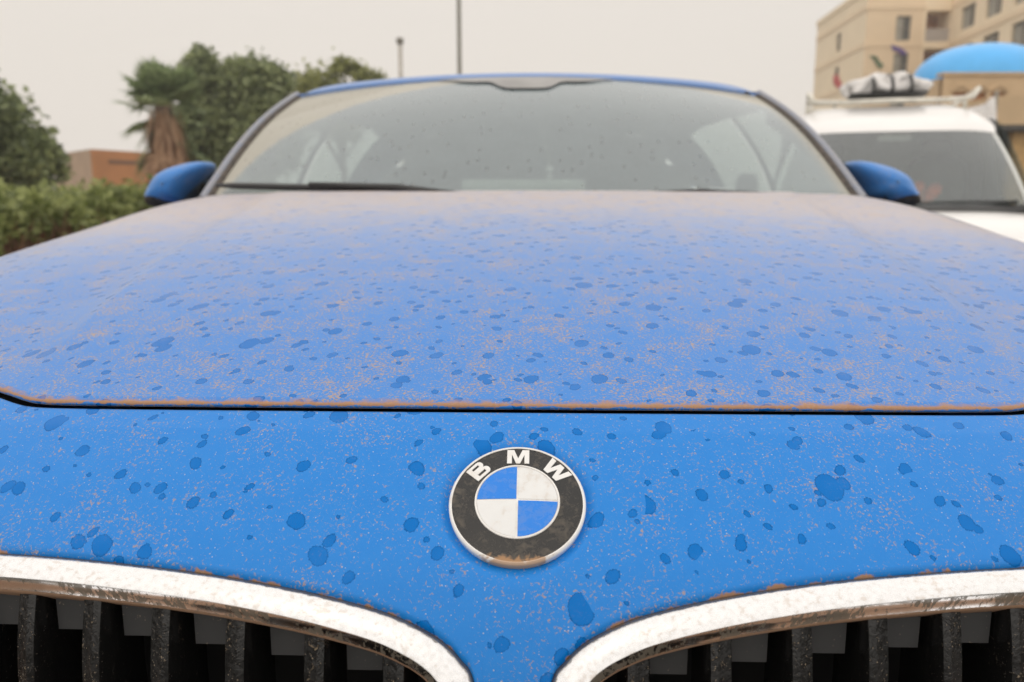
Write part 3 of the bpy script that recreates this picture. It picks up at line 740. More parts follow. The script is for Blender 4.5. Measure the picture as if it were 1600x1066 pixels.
# headlights
M['lens'] = glass_mat('headlight lens', (.9, .9, .9), .12, (.5, .45, .4))
for sgn in (-1, 1):
    V = []; V2 = []
    for s in np.linspace(0, 1, 8):
        for u in np.linspace(0, 1, 20):
            X = .435 + (.855 - .435) * u; sv = .050 + .105 * s * (1 - .35 * u) + .012 * u
            p = nose(np.array(sgn * X), np.array(sv)); N = nose_n(np.array(sgn * X), np.array(sv))
            V.append(p + N * (.010 + .010 * math.sin(math.pi * s))); V2.append(p + N * .004)
    hl = mesh('headlight', V2, grid_faces(8, 20, flip=(sgn > 0)), M['black'], CAR)
    mesh('lens', V, grid_faces(8, 20, flip=(sgn > 0)), M['lens'], hl)
    for X in (.54, .68):
        p = nose(np.array(sgn * X), np.array(.10)); N = nose_n(np.array(sgn * X), np.array(.10)); Vv = []
        e1 = np.cross(N, [0, 0, 1]); e1 /= np.linalg.norm(e1); e2 = np.cross(e1, N)
        for r, h in ((.032, .002), (.034, .006), (.028, .0065), (.022, .004)):
            for k in range(24): a = 2 * math.pi * k / 24; Vv.append(p + N * h + (e1 * math.cos(a) + e2 * math.sin(a)) * r)
        mesh('projector', Vv, grid_faces(4, 24, True), M['rimchrome'], hl)
# cabin
Yd = [(1.75, 1.075), (1.95, 1.092), (2.25, 1.085), (2.42, 1.05), (2.45, .90), (2.40, .60)]
V = [np.stack([qq * .78, np.full(41, y) + .14 * qq**2 * (1 if y < 2.0 else 0), np.full(41, z) - .02 * qq**2], -1) for y, z in Yd]
mesh('dashboard', np.concatenate(V), grid_faces(6, 41), M['interior'], CAR)
MB().box((-.80, 1.8, .30), (.80, 4.6, .34)).build('cabin_floor', M['interior'], CAR)
MB().box((-.80, 1.60, .30), (.80, 1.66, 1.03)).build('bulkhead', M['void'], CAR)
def cushion(name, c, size, parent, mat, p=4.0, tilt=0.0):
    V = []; nu_, nv_ = 24, 14
    for i in range(nv_):
        b = -math.pi / 2 + math.pi * i / (nv_ - 1)
        for k in range(nu_):
            a = 2 * math.pi * k / nu_
            f = lambda w: math.copysign(abs(w)**(2 / p), w)
            x, y, z = size[0] * f(math.cos(b)) * f(math.cos(a)), size[1] * f(math.cos(b)) * f(math.sin(a)), size[2] * f(math.sin(b))
            y += tilt * z; V.append((c[0] + x, c[1] + y, c[2] + z))
    return mesh(name, V, grid_faces(nv_, nu_, True), mat, parent)
for sx in (-.38, .38):
    st = cushion('seat', (sx, 2.95, .60), (.25, .27, .11), CAR, M['seat'])
    cushion('backrest', (sx, 3.25, .90), (.25, .09, .33), st, M['seat'], tilt=.22)
    cushion('headrest', (sx, 3.36, 1.25), (.13, .05, .085), st, M['seat'], 3)
rs = cushion('rear_seat', (0, 3.95, .62), (.64, .28, .12), CAR, M['seat'])
cushion('backrest', (0, 4.22, .90), (.64, .09, .28), rs, M['seat'], tilt=.2)
for sx in (-.4, .4): cushion('headrest', (sx, 4.28, 1.20), (.13, .05, .07), rs, M['seat'], 3)
g = MB(); c0 = Vector((.37, 2.48, 1.02)); pts = []
for k in range(33): a = 2 * math.pi * k / 32; pts.append(c0 + Vector((.185 * math.cos(a), .07 * math.sin(a) * 1.0, .170 * math.sin(a))))
g.tube(pts, .014, 8, cap=False); g.tube([c0 - Vector((.18, 0, 0)), c0 + Vector((.18, 0, 0))], .02, 8); g.tube([c0, c0 + Vector((0, -.2, -.08))], .03, 8)
g.build('steering_wheel', M['interior'], CAR, smooth=True)
cushion('rear_view_mirror', (.0, 2.24, 1.325), (.115, .02, .035), CAR, M['black'], 3.5)
MB().box((-.66, 2.40, 1.380), (.64, 4.05, 1.386)).build('headliner', simple('headliner', (.45, .44, .42), .9), CAR)
# things on and in the car
orn = thing('hanging_ornament', 'string of white and blue beads hanging behind the dusty windshield', 'ornament', (.045, 2.22, 1.09))
M['cord'] = simple('pale cord', (.6, .55, .45), .8); M['bead'] = simple('white bead', (.8, .78, .74), .3); M['bluebead'] = simple('blue bead', (.03, .06, .45), .3)
MB().tube([(.02, 2.22, 1.30), (.04, 2.22, 1.22), (.045, 2.22, 1.18)], .0015, 5).build('cord', M['cord'], orn)
for zz, mm, rr in ((1.178, 'bead', .010), (1.158, 'bead', .008), (1.135, 'bluebead', .011)): cushion('bead', (.045, 2.22, zz), (rr, rr, rr), orn, M[mm], 2)
card = MB().box((-.17, 2.06, 1.094), (.13, 2.085, 1.150)).box((-.15, 2.02, 1.094), (.11, 2.055, 1.135)); tag(card.build('folded_sunshade', simple('pale sunshade', (.55, .57, .52), .7)), 'pale folded sunshade lying on the dashboard behind the glass', 'sunshade')

# ================================================================== THE PLACE BEHIND
def leaf_mat(name, a, b, c=None):
    t = NT(name); n = t.noise(t.obj(), 1.6, 3).outputs[0]; r = t.n('NewGeometry').outputs['Random Per Island']
    col = t.mix(t.step(t.math('ADD', t.math('MULTIPLY', n, 0.7), t.math('MULTIPLY', r, 0.5)), 0.35, 0.85), a, b)
    p = t.pb(col, 0.6); 
    tl = t.n('BsdfTranslucent'); t.put(tl.inputs[0], col)
    m = t.n('MixShader'); m.inputs[0].default_value = 0.4; t.t.links.new(p.outputs[0], m.inputs[1]); t.t.links.new(tl.outputs[0], m.inputs[2])
    return t.done(m)
M['leaf_dark'] = leaf_mat('dark broad leaves', (0.11, 0.14, 0.065), (0.29, 0.34, 0.15))
M['leaf_mid'] = leaf_mat('mid green leaves', (0.14, 0.175, 0.085), (0.35, 0.40, 0.19))
M['leaf_lime'] = leaf_mat('yellow green leaves', (0.17, 0.19, 0.05), (0.38, 0.40, 0.14))
M['leaf_hedge'] = leaf_mat('hedge leaves', (0.11, 0.14, 0.035), (0.36, 0.40, 0.15))
M['leaf_palm'] = leaf_mat('palm leaves', (0.14, 0.19, 0.09), (0.32, 0.40, 0.20))
M['dead'] = leaf_mat('dead palm leaves', (0.30, 0.17, 0.10), (0.58, 0.38, 0.24))
M['bark'] = simple('bark', (0.16, 0.11, 0.075), 0.9, scale=12)
M['stem'] = leaf_mat('bare hedge twigs', (0.16, 0.08, 0.05), (0.36, 0.21, 0.13))

def leaves(cents, rads, n, size, aspect=1.6, flat=0.6):
    """n small bent leaves in clumps"""
    k = rng.integers(0, len(cents), n); d = rng.normal(size=(n, 3)); d /= np.linalg.norm(d, axis=1)[:, None]
    rr = rng.random(n)**0.45; P = np.asarray(cents)[k] + rng.normal(size=(n, 3)) * (np.asarray(rads)[k] * .62)[:, None] * np.array([1, 1, .85])
    a = rng.normal(size=(n, 3)); a[:, 2] *= flat; a /= np.linalg.norm(a, axis=1)[:, None]
    b = np.cross(a, rng.normal(size=(n, 3))); b /= np.linalg.norm(b, axis=1)[:, None]
    sz = size * (.6 + .8 * rng.random(n))[:, None]
    q = np.stack([P - a * sz * aspect / 2, P + b * sz / 2 + np.array([0, 0, -.0]), P + a * sz * aspect / 2, P - b * sz / 2], 1).reshape(-1, 3)
    return q, np.arange(4 * n).reshape(-1, 4)
def tree(name, label, base, h, clumps, mat, n, size, trunk_r=.12, group=None):
    T = thing(name, label, 'tree', base, group=group); base = np.array(base)
    g = MB(); top = base + np.array([0, 0, h * .62])
    g.tube([base, base + np.array([.04, 0, h * .2]), base + np.array([-.03, .03, h * .42]), top], [trunk_r * 1.3, trunk_r, trunk_r * .75, trunk_r * .4], 8)
    cs = np.array([base + np.array(c[:3]) for c in clumps]); rs = np.array([c[3] for c in clumps])
    for c in cs[:14]:
        st = base + np.array([0, 0, h * random.uniform(.22, .5)]); g.tube([st, (st + c) / 2 + np.array([0, 0, .1]), c], [trunk_r * .45, trunk_r * .3, trunk_r * .12], 5)
    g.build('trunk', M['bark'], T, smooth=True)
    V, Fc = leaves(cs, rs, n, size); mesh('crown', V, Fc, mat, T, smooth=False)
    return T
def blob(cx, cy, cz, rx, ry, rz, n, r):
    out = []
    for _ in range(n):
        d = rng.normal(size=3); d /= np.linalg.norm(d); q = rng.random()**.5
        out.append((cx + d[0] * rx * q, cy + d[1] * ry * q, cz + d[2] * rz * q, r * (.6 + .7 * rng.random())))
    return out
# broadleaf tree beyond the hedge
def gx(px, Y, row=200): return float(atY(px, row, Y)[0])
Y0 = 15.0
tree('broadleaf_tree', 'dark green broadleaf tree rising behind the hedge beside the brown building', (gx(-40, Y0), Y0, .1), 3.3,
     blob(0, 0, 1.9, 1.1, 1.0, 1.1, 90, .28) + blob(-.3, 0, 2.95, .65, .7, .45, 24, .22) + blob(1.0, 0, 1.45, .42, .5, .55, 22, .18), M['leaf_dark'], 24000, .095)
Y1 = 23.0
tree('bushy_tree', 'mid green bushy tree between the palm and the car roof', (gx(395, Y1), Y1, .1), 4.6,
     blob(0, 0, 2.55, 1.35, 1.0, 1.9, 100, .33) + blob(-.35, 0, 4.0, .6, .6, .5, 20, .25) + blob(.55, 0, 4.0, .5, .6, .4, 16, .24), M['leaf_mid'], 24000, .11)
Y2 = 21.8
tree('slender_tree', 'slender green tree rising just behind the palm', (gx(318, Y2 + 1.2), Y2 + 1.2, .1), 4.6,
     blob(0, 0, 2.4, .8, .7, 2.0, 60, .30) + blob(.0, 0, 4.15, .5, .4, .55, 18, .22), M['leaf_mid'], 15000, .11)
Y3 = 31.0
tree('treetop', 'yellow-green tree whose pointed top shows over the car roof', (gx(535, Y3), Y3, 0), 5.9,
     blob(0, 0, 4.2, 1.55, 1.2, 1.0, 26, .5) + [(-.9, 0, 5.05, .35), (-.1, 0, 5.35, .33), (.1, 0, 5.65, .22), (.45, 0, 5.5, .25), (.8, 0, 5.2, .3), (1.3, 0, 5.1, .25), (-1.3, 0, 4.95, .3)], M['leaf_lime'], 9000, .12)

# fan palm with a skirt of dead leaves
YP = 20.0; PX = gx(258, YP)
PALM = thing('fan_palm', 'fan palm with shaggy brown skirt of dead leaves', 'palm tree', (PX, YP, .1))
MB().tube([(PX, YP, .1), (PX + .03, YP, 1.2), (PX, YP, 3.2)], [.30, .24, .2], 10).build('trunk', M['bark'], PALM, smooth=True)
def fan(c, direc, L, R, droop, mat, name, nb=22):
    """one fan leaf: petiole and a half-disc of folded blades"""
    d = Vector(direc).normalized(); c = Vector(c); side = d.cross(Vector((0, 0, 1))); side = side.normalized() if side.length > .1 else Vector((1, 0, 0)); upv = side.cross(d)
    hub = c + d * L + Vector((0, 0, -droop * L)); V = []; Fc = []
    g = MB().tube([c, c + d * L * .5 + Vector((0, 0, droop * L * .05)), hub], [.022, .016, .010], 5); V += g.V; Fc += g.F
    for k in range(nb):
        a = (k / (nb - 1) - .5) * 3.9; ln = R * (1 - .22 * abs(a) / 1.95) * random.uniform(.88, 1.06)
        bd = (d * math.cos(a) + side * math.sin(a) + upv * .15).normalized(); w = bd.cross(upv).normalized() * R * .055
        p1 = hub + bd * ln * .55; tip = hub + bd * ln + Vector((0, 0, -ln * (.12 + droop * .5) * random.uniform(.5, 1.5)))
        i = len(V); V += [hub, p1 + w, p1 - w, tip]; Fc += [(i, i + 1, i + 2), (i + 1, i + 3, i + 2)]
    mesh(name, V, Fc, mat, PALM, smooth=False)
for k in range(44):
    a = k * 2.39996; el = random.uniform(-.25 if math.sin(a) > 0 else .25, 1.2) if k > 10 else random.uniform(.8, 1.45)
    d = (math.cos(a) * math.cos(el), math.sin(a) * math.cos(el), math.sin(el))
    fan((PX, YP, 3.05 + .25 * random.random()), d, random.uniform(.35, .7), random.uniform(.55, .75), max(0, .4 - el * .25), M['leaf_palm'], 'frond')
for px, py, L in ((192, 108, 1.0), (184, 152, 1.0), (246, 92, .9), (205, 200, 1), (318, 190, 1), (300, 98, 1)):
    tgt = Vector(atY(px, py, YP)); c = Vector((PX, YP, 3.0)); dv = tgt - c; fan(c, dv, dv.length * .70, .62, .15, M['leaf_palm'], 'frond')
for k in range(14):
    a = k * .45 + .2
    fan((PX + .1 * math.cos(a), YP + .45 + .1 * math.sin(a), 2.7), (math.cos(a) * .7, abs(math.sin(a)) * .7, -.6), .62, .62, .5, M['leaf_palm'], 'frond')
V = []; Fc = []
for k in range(750):
    a = random.uniform(0, 6.283); zt = random.uniform(.7, 3.15); r0 = .16 + random.random() * .2; ln = random.uniform(.5, 1.1); r1 = min(.62, r0 + random.uniform(0, .28) + .03 * (3 - zt))
    p0 = Vector((PX + r0 * math.cos(a), YP + r0 * math.sin(a), zt)); p1 = Vector((PX + r1 * math.cos(a + .1), YP + r1 * math.sin(a + .1), max(.12, zt - ln)))
    w = Vector((-math.sin(a), math.cos(a), 0)) * random.uniform(.02, .05); i = len(V); V += [p0, p0.lerp(p1, .5) + w, p1, p0.lerp(p1, .5) - w]; Fc.append((i, i + 1, i + 2, i + 3))
mesh('dead_leaf_skirt', V, Fc, M['dead'], PALM, smooth=False)
for k in range(16):
    a = k * 2.4; zt_ = random.uniform(1.6, 3.0)
    fan((PX + .12 * math.cos(a), YP - .12 + .12 * math.sin(a), zt_), (math.cos(a) * .6, math.sin(a) * .6, -.75), random.uniform(.3, .5), random.uniform(.4, .6), .4, M['dead'] if k % 4 else M['leaf_palm'], 'dead_frond' if k % 4 else 'frond', 12)

# hedge along the kerb
H = thing('hedge', 'clipped hedge, leafy green on top with bare brown twigs below', 'hedge', (-4.6, 8.0, .1))
def hx(y): return -4.55 - .07 * (y - 6)
cs = []; rs = []
for _ in range(420):
    y = random.uniform(5.0, 16.5); cs.append((hx(y) + random.uniform(-.42, .42), y, 0.93 + random.uniform(-.13, .11) + .03 * math.sin(y * 3))); rs.append(random.uniform(.10, .2))
V, Fc = leaves(np.array(cs), np.array(rs), 26000, .055, 1.7); mesh('foliage', V, Fc, M['leaf_hedge'], H, smooth=False)
V = []; Fc = []
for _ in range(6500):
    y = random.uniform(5.0, 16.5); x = hx(y) + random.uniform(-.45, .45); z = random.uniform(.1, .72); p0 = Vector((x, y, z)); p1 = p0 + Vector((random.uniform(-.16, .16), random.uniform(-.16, .16), random.uniform(.15, .35)))
    w = Vector((random.uniform(-1, 1), random.uniform(-1, 1), 0)).normalized() * random.uniform(.006, .02); i = len(V); V += [p0, (p0 + p1) / 2 + w, p1, (p0 + p1) / 2 - w]; Fc.append((i, i + 1, i + 2, i + 3))
mesh('twigs', V, Fc, M['stem'], H, smooth=False)

# ---- walls with real openings
def wall_holes(P0, P1, z0, z1, holes, depth, name, mat, parent, inward):
    """vertical wall from P0 to P1 (xy), holes = [(u0,u1,z0,z1)] in metres along it; reveals go 'depth' along inward"""
    P0 = np.array(P0, float); P1 = np.array(P1, float); L = np.linalg.norm(P1 - P0); d = (P1 - P0) / L; inw = np.array(inward, float)
    us = sorted({0, L, *[h[0] for h in holes], *[h[1] for h in holes]}); zs = sorted({z0, z1, *[h[2] for h in holes], *[h[3] for h in holes]})
    V = []; Fc = []
    def pt(u, z, dp=0.0): q = P0 + d * u + inw * dp; return (q[0], q[1], z)
    def quad(a, b, c, e): i = len(V); V.extend([a, b, c, e]); Fc.append((i, i + 1, i + 2, i + 3))
    for i in range(len(us) - 1):
        for j in range(len(zs) - 1):
            um, zm = (us[i] + us[i + 1]) / 2, (zs[j] + zs[j + 1]) / 2
            if not any(h[0] < um < h[1] and h[2] < zm < h[3] for h in holes):
                quad(pt(us[i], zs[j]), pt(us[i + 1], zs[j]), pt(us[i + 1], zs[j + 1]), pt(us[i], zs[j + 1]))
    for a, b, c, e in holes:
        quad(pt(a, c), pt(a, e), pt(a, e, depth), pt(a, c, depth)); quad(pt(b, e), pt(b, c), pt(b, c, depth), pt(b, e, depth))
        quad(pt(a, e), pt(b, e), pt(b, e, depth), pt(a, e, depth)); quad(pt(b, c), pt(a, c), pt(a, c, depth), pt(b, c, depth))
    o = mesh(name, V, Fc, mat, parent, smooth=False)
    return o, pt
def strip_box(pt, u0, u1, z0, z1, d0, d1):
    g = MB(); V = [pt(u0, z0, d0), pt(u1, z0, d0), pt(u1, z0, d1), pt(u0, z0, d1), pt(u0, z1, d0), pt(u1, z1, d0), pt(u1, z1, d1), pt(u0, z1, d1)]
    return g.add(V, [(3, 2, 1, 0), (4, 5, 6, 7), (0, 1, 5, 4), (1, 2, 6, 5), (2, 3, 7, 6), (3, 0, 4, 7)])
M['sand'] = simple('sand render wall', (0.88, 0.73, 0.52), 0.9, var=.06, scale=.5)
M['sandband'] = simple('darker sand band', (0.80, 0.63, 0.43), 0.9, var=.06, scale=.5)
M['frame'] = simple('window frame', (0.30, 0.27, 0.22), .6)
M['curtain'] = simple('pale curtain', (0.42, 0.40, 0.34), .9)
M['brownwall'] = simple('orange brown plaster', (0.48, 0.22, 0.09), .9, var=.15, scale=1)
M['tanwall'] = simple('tan plaster', (0.42, 0.31, 0.22), .9, var=.15, scale=1)

def window(pt, u0, u1, z0, z1, depth, parent, n=2, grille=False):
    w = strip_box(pt, u0, u1, z0, z1, depth - .06, depth - .02).build('window', M['pane'], parent)
    f = MB()
    for a in [u0 + (u1 - u0) * k / n for k in range(n + 1)]:
        b = strip_box(pt, max(u0, a - .04), min(u1, a + .04), z0, z1, depth - .12, depth - .065); f.add(b.V, b.F)
    for z in (z0, (z0 + z1) / 2 if grille else z1 - .05, z1 - .05):
        b = strip_box(pt, u0, u1, z, z + .05, depth - .125, depth - .07); f.add(b.V, b.F)
    f.build('frame', M['frame'], w)
    b = strip_box(pt, u0 + .1, u0 + (u1 - u0) * .45, z0 + .1, z1 - .08, depth - .064, depth - .061); b.build('curtain', M['curtain'], w)

AP = thing('apartment_building', 'sand-coloured apartment block with banded walls, windows and stacked balconies', 'building', (29, 70, 0))
A = (gx(1352, 67, 60), 67.0); B = (gx(1276, 81, 60), 81.0); Cc = (gx(1441, 67, 60), 67.0); D = (gx(1484, 67, 60), 67.0)
E_ = (D[0] + (gx(1600, 55, 20) - D[0]) * 27 / 12, 40.0)
roofz = float(atY(1276, 42, 81)[2])
zbnd = float(atY(1395, 74, 67)[2]); dfl = float(atY(1395, 15, 67)[2]) - zbnd
fl = [zbnd - dfl * k for k in range(-1, 4)]           # band heights
# left flank
wl = [(6.4, 7.6, z - 1.9, z - .45) for z in fl[:-1]]
o, pt = wall_holes(A, B, 0, roofz, wl, .25, 'flank_wall', M['sand'], AP, (1, 0))
for h in wl: window(pt, *h, .25, o, 1)
for z in fl: strip_box(pt, 0.003, 14.0, z, z + .35, -.06, .0).build('band', M['sandband'], o)
strip_box(pt, -.05, 14.05, roofz, roofz + .45, -.09, .4).build('parapet', M['sand'], o)
# front bay
wf = [(2.25, 3.35, z - 2.25, z - .45) for z in fl[:-1]]
o, pt = wall_holes(A, Cc, 0, roofz, wf, .25, 'front_wall', M['sandband'], AP, (0, 1))
for h in wf: window(pt, *h, .25, o, 2, True)
for z in fl: strip_box(pt, -.07, Cc[0] - A[0] + .05, z, z + .35, -.061, .0).build('band', M['sandband'], o)
# balcony bay
o, pt = wall_holes(Cc, D, 0, roofz, [(.2, 2.0, z + .4, z + dfl - .1) for z in fl[1:-1]], 2.2, 'balcony_bay', M['sand'], AP, (0, 1))
for z in fl[1:-1]:
    rl = strip_box(pt, .2, 2.0, z + .4, z + 1.35, .05, .12).build('balcony_parapet', simple('pale balcony panel', (.45, .40, .36), .8) if 'balc' not in M else M['balc'], o)
    strip_box(pt, .2, 2.0, z + .2, z + dfl, 2.19, 2.3).build('back_wall', M['brownwall'], o)
# long wing towards the street
Lw = math.hypot(D[0] - E_[0], D[1] - E_[1]); ww = []
for z in fl:
    for u in (1.9, 6.2, 10.5, 14.8, 19.1, 23.4): ww.append((u, u + 2.5, z - 1.95, z - .35))
ww = [h for h in ww if h[2] > 1]
o, pt = wall_holes(D, E_, 0, roofz, ww, .3, 'wing_wall', M['sand'], AP, (1, -.05))
for h in ww: window(pt, *h, .3, o, 3)
for z in fl: strip_box(pt, 0.0, Lw, z, z + .35, -.06, .0).build('band', M['sandband'], o)
MB().add([(*A, roofz), (*D, roofz), (*E_, roofz), (45, 40, roofz), (45, 81, roofz), (*B, roofz)], [(0, 1, 4, 5), (1, 2, 3, 4)]).build('roof', M['sandband'], AP)
MB().add([(*E_, 0), (45, 40, 0), (45, 40, roofz), (*E_, roofz), (45, 81, 0), (45, 81, roofz), (*B, 0), (*B, roofz)], [(0, 1, 2, 3), (1, 4, 5, 2), (4, 6, 7, 5)]).build('end_wall', M['sand'], AP)
# cloths hung on the walls
def cloth(name, label, pts, off, mat):
    P = [np.array(p) for p in pts]; n = len(P); V = []; 
    for k, p in enumerate(P): V.append(p + np.array(off) * (.04 + .10 * (k % 2)))
    for k, p in enumerate(P): V.append(p + np.array(off) * (.02 + .10 * (k % 2)))
    Fc = [tuple(range(n)), tuple(range(n, 2 * n))[::-1]] + [(k, n + k, n + (k + 1) % n, (k + 1) % n) for k in range(n)]
    tag(mesh(name, V, Fc, mat, None, smooth=False), label, 'cloth')
def onY(px, py, Y): return atY(px, py, Y)
def onflank(px, py):
    r = _fwd + _rt * (px - 800) / F - _up * (py - 533) / F     # meets the flank wall line A-B
    ax, ay = A; dx, dy = B[0] - A[0], B[1] - A[1]
    k = ((ax - XC) * dy - ay * dx) / (r[0] * dy - r[1] * dx); return _C + r * k
cloth('red_cloth', 'small red cloth hanging on the flank of the apartment block', [onflank(*p) for p in ((1303, 118), (1310, 116), (1316, 132), (1315, 140), (1308, 137), (1304, 130))], (-1, 0, 0), simple('red cloth', (.55, .06, .06), .8))
cloth('purple_cloth', 'purple cloth draped above a window of the apartment block', [onY(*p, 66.99) for p in ((1390, 70), (1400, 73), (1411, 77), (1417, 84), (1410, 88), (1404, 82), (1395, 79))], (0, -1, 0), simple('purple cloth', (.12, .06, .30), .8))
cloth('green_cloth', 'small green cloth hanging on the front of the apartment block', [onY(*p, 66.99) for p in ((1357, 87), (1368, 88), (1374, 96), (1380, 102), (1375, 108), (1369, 102), (1365, 94))], (0, -1, 0), simple('green cloth', (.08, .16, .07), .8))

# ---- gatehouse with blue dome
M['dome'] = simple('sky blue dome paint', (0.08, 0.46, 0.95), .35, var=.08, scale=2)
M['gate'] = simple('tan gatehouse plaster', (0.62, 0.45, 0.27), .9, var=.12, scale=1.2)
YG = 30.0
GH = thing('gatehouse', 'tan gatehouse with bright blue dome and small arched niches', 'building', (gx(1530, YG), YG, 0))
gc = np.array([gx(1532, YG + 2.6, 110), YG + 2.6]); Rg = gx(1532, YG + 2.6, 125) - gx(1433, YG + 2.6, 125); zb = float(atY(1433, 133, YG + 2.6)[2]); zt = float(atY(1530, 68, YG + 2.3)[2])
V = []
for i in range(15):
    a = i / 14 * math.pi / 2; r = Rg * math.cos(a)**.85 if i < 14 else .01; z = zb + (zt - zb) * math.sin(a)**.9
    for k in range(48): V.append((gc[0] + r * math.cos(k * math.pi / 24), gc[1] + r * math.sin(k * math.pi / 24), z))
mesh('dome', V, grid_faces(15, 48, True) + [tuple(14 * 48 + k for k in range(48))], M['dome'], GH)
V = []
for z in (0, zb - .02):
    for k in range(16): V.append((gc[0] + Rg * .985 * math.cos(k * math.pi / 8 + .2), gc[1] + Rg * .985 * math.sin(k * math.pi / 8 + .2), z))
mesh('drum', V, grid_faces(2, 16, True), M['gate'], GH, smooth=False)
x0 = gx(1474, YG, 120); x1 = x0 + 9; ztop = float(atY(1520, 118, YG)[2])
holes = []
for px in (1500, 1530, 1560): u = gx(px, YG, 150) - x0; z = float(atY(px, 152, YG)[2]); holes.append((u - .24, u + .24, z - .28, z + .18))
o, pt = wall_holes((x0, YG), (x1, YG), 0, ztop, holes, .2, 'parapet_wall', M['gate'], GH, (0, 1))
for h in holes:
    um = (h[0] + h[1]) / 2; V = []; 
    for k in range(13): a = math.pi * k / 12; V += [pt(um + .24 * math.cos(a), h[3] + .16 * math.sin(a), -.05), pt(um + .31 * math.cos(a), h[3] + .23 * math.sin(a), -.05), pt(um + .31 * math.cos(a), h[3] + .23 * math.sin(a), .02)]
    mesh('arch_trim', V, grid_faces(13, 3), M['gate'], o, smooth=False)
    strip_box(pt, h[0], h[1], h[2], h[3], .17, .21).build('niche_back', M['brownwall'], o)
strip_box(pt, -.06, 9.02, ztop, ztop + .10, -.07, .4).build('coping', M['gate'], o)
MB().box((x0 + .003, YG + .3, 0), (x1, YG + 1.2, ztop - .05)).build('core', M['gate'], GH)
# low porch with dark shutter in front of it
YS = 22.0
PO = thing('shop_porch', 'tan porch wall with dark beam over a dark roller shutter', 'building', (gx(1590, YS), YS, 0))
xa_, xb_ = gx(1548, YS), gx(1548, YS) + 7
za, zb2, zc2 = float(atY(1560, 150, YS)[2]), float(atY(1560, 196, YS)[2]), float(atY(1560, 205, YS)[2])
MB().box((xa_ + .1, YS, zb2), (xb_, YS + 3, za)).build('wall', M['gate'], PO)
MB().box((xa_ - .05, YS - .25, zc2), (xb_, YS + .3, zb2 - .003)).build('beam', simple('dark beam', (.07, .065, .06), .7), PO)
sh = MB()
for k in range(22): sh.box((xa_ + .06, YS + .35 - .02 * (k % 2), k * (zc2 / 22)), (gx(1588, YS) - .003, YS + .5, (k + 1) * (zc2 / 22)))
sh.build('shutter', simple('dark shutter', (.10, .098, .095), .6), PO)
MB().box((gx(1588, YS), YS + .1, 0), (xb_, YS + 3, zc2 - .003)).build('pier', simple('ochre pier', (.60, .38, .16), .9), PO)
# pale awning cloth
cl = [atY(*p) for p in ((1512, 168, 18.0), (1556, 150, 18.4), (1553, 198, 18.2), (1530, 192, 18.0))]
V = []
for i in range(9):
    for j in range(9):
        u, v = i / 8, j / 8; p = (cl[0] * (1 - u) + cl[1] * u) * (1 - v) + (cl[3] * (1 - u) + cl[2] * u) * v; p = p + np.array([0, .10 * math.sin(u * 9 + v * 2), -.06 * math.sin(math.pi * u) * (1 - v)]); V.append(p)
n0 = len(V); V += [p + np.array([0, .015, 0]) for p in V]; Fc = grid_faces(9, 9) + [tuple(i + n0 for i in f) for f in grid_faces(9, 9, flip=True)]
AW = thing('shade_cloth', 'white shade cloth stretched on a pole beside the gatehouse', 'awning', (float(cl[1][0]), float(cl[1][1]), 0))
M['whitecloth'] = simple('white cloth', (.72, .70, .68), .85, var=.08, scale=4)
mesh('cloth', V, Fc, M['whitecloth'], AW)
pp = cl[1]; MB().tube([(pp[0] + .04, pp[1] + .05, 0), (pp[0] + .04, pp[1] + .05, pp[2] + .1)], .04, 8).build('pole', M['frame'], AW, smooth=True)

# ---- low brown building on the left
YB = 34.0
LB = thing('low_building', 'low flat-roofed building, tan on one face and orange-brown on the other', 'building', (gx(140, YB), YB, 0))
xc_, xl_, xr2 = gx(138, YB), gx(80, YB + 5), gx(205, YB + 1.5); zt2 = float(atY(138, 233, YB)[2])
zt3 = zt2
MB().add([(xc_, YB, 0), (xr2, YB + 3.5, 0), (xr2, YB + 3.5, zt3), (xc_, YB, zt3)], [(0, 1, 2, 3)]).build('brown_wall', M['brownwall'], LB)
MB().add([(xl_, YB + 5, 0), (xc_, YB, 0), (xc_, YB, zt3), (xl_, YB + 5, zt3)], [(0, 1, 2, 3)]).build('tan_wall', M['tanwall'], LB)
MB().add([(xl_, YB + 5, zt3), (xc_, YB, zt3), (xr2, YB + 3.5, zt3), (xr2 - 1, YB + 9, zt3)], [(0, 1, 2, 3)]).build('roof', M['tanwall'], LB)
MB().add([(xl_, YB + 5, 0), (xl_, YB + 5, zt3), (xr2 - 1, YB + 9, zt3), (xr2 - 1, YB + 9, 0), (xr2, YB + 3.5, 0), (xr2, YB + 3.5, zt3)], [(0, 1, 2, 3), (3, 2, 5, 4)]).build('rear_wall', M['brownwall'], LB)
t_ = np.array([xr2 - xc_, 3.5, 0]); t_ /= np.linalg.norm(t_); nn = np.array([t_[1], -t_[0], 0])
ln = np.linalg.norm([xr2 - xc_, 3.5])
for a0, a1, z0_ in ((.25, .85, zt3 - .55),):
    p = np.array([xc_, YB, 0]) + t_ * ln * a0; q = np.array([xc_, YB, 0]) + t_ * ln * a1
    MB().add([(*(p + nn * .02)[:2], z0_), (*(q + nn * .02)[:2], z0_), (*(q + nn * .02)[:2], z0_ + .16), (*(p + nn * .02)[:2], z0_ + .16), (*p[:2], z0_), (*q[:2], z0_), (*q[:2], z0_ + .16), (*p[:2], z0_ + .16)],
             [(0, 1, 2, 3), (0, 4, 5, 1), (3, 2, 6, 7), (0, 3, 7, 4), (1, 5, 6, 2)]).build('sign_band', simple('dull sign band', (.20, .11, .07), .8), LB)

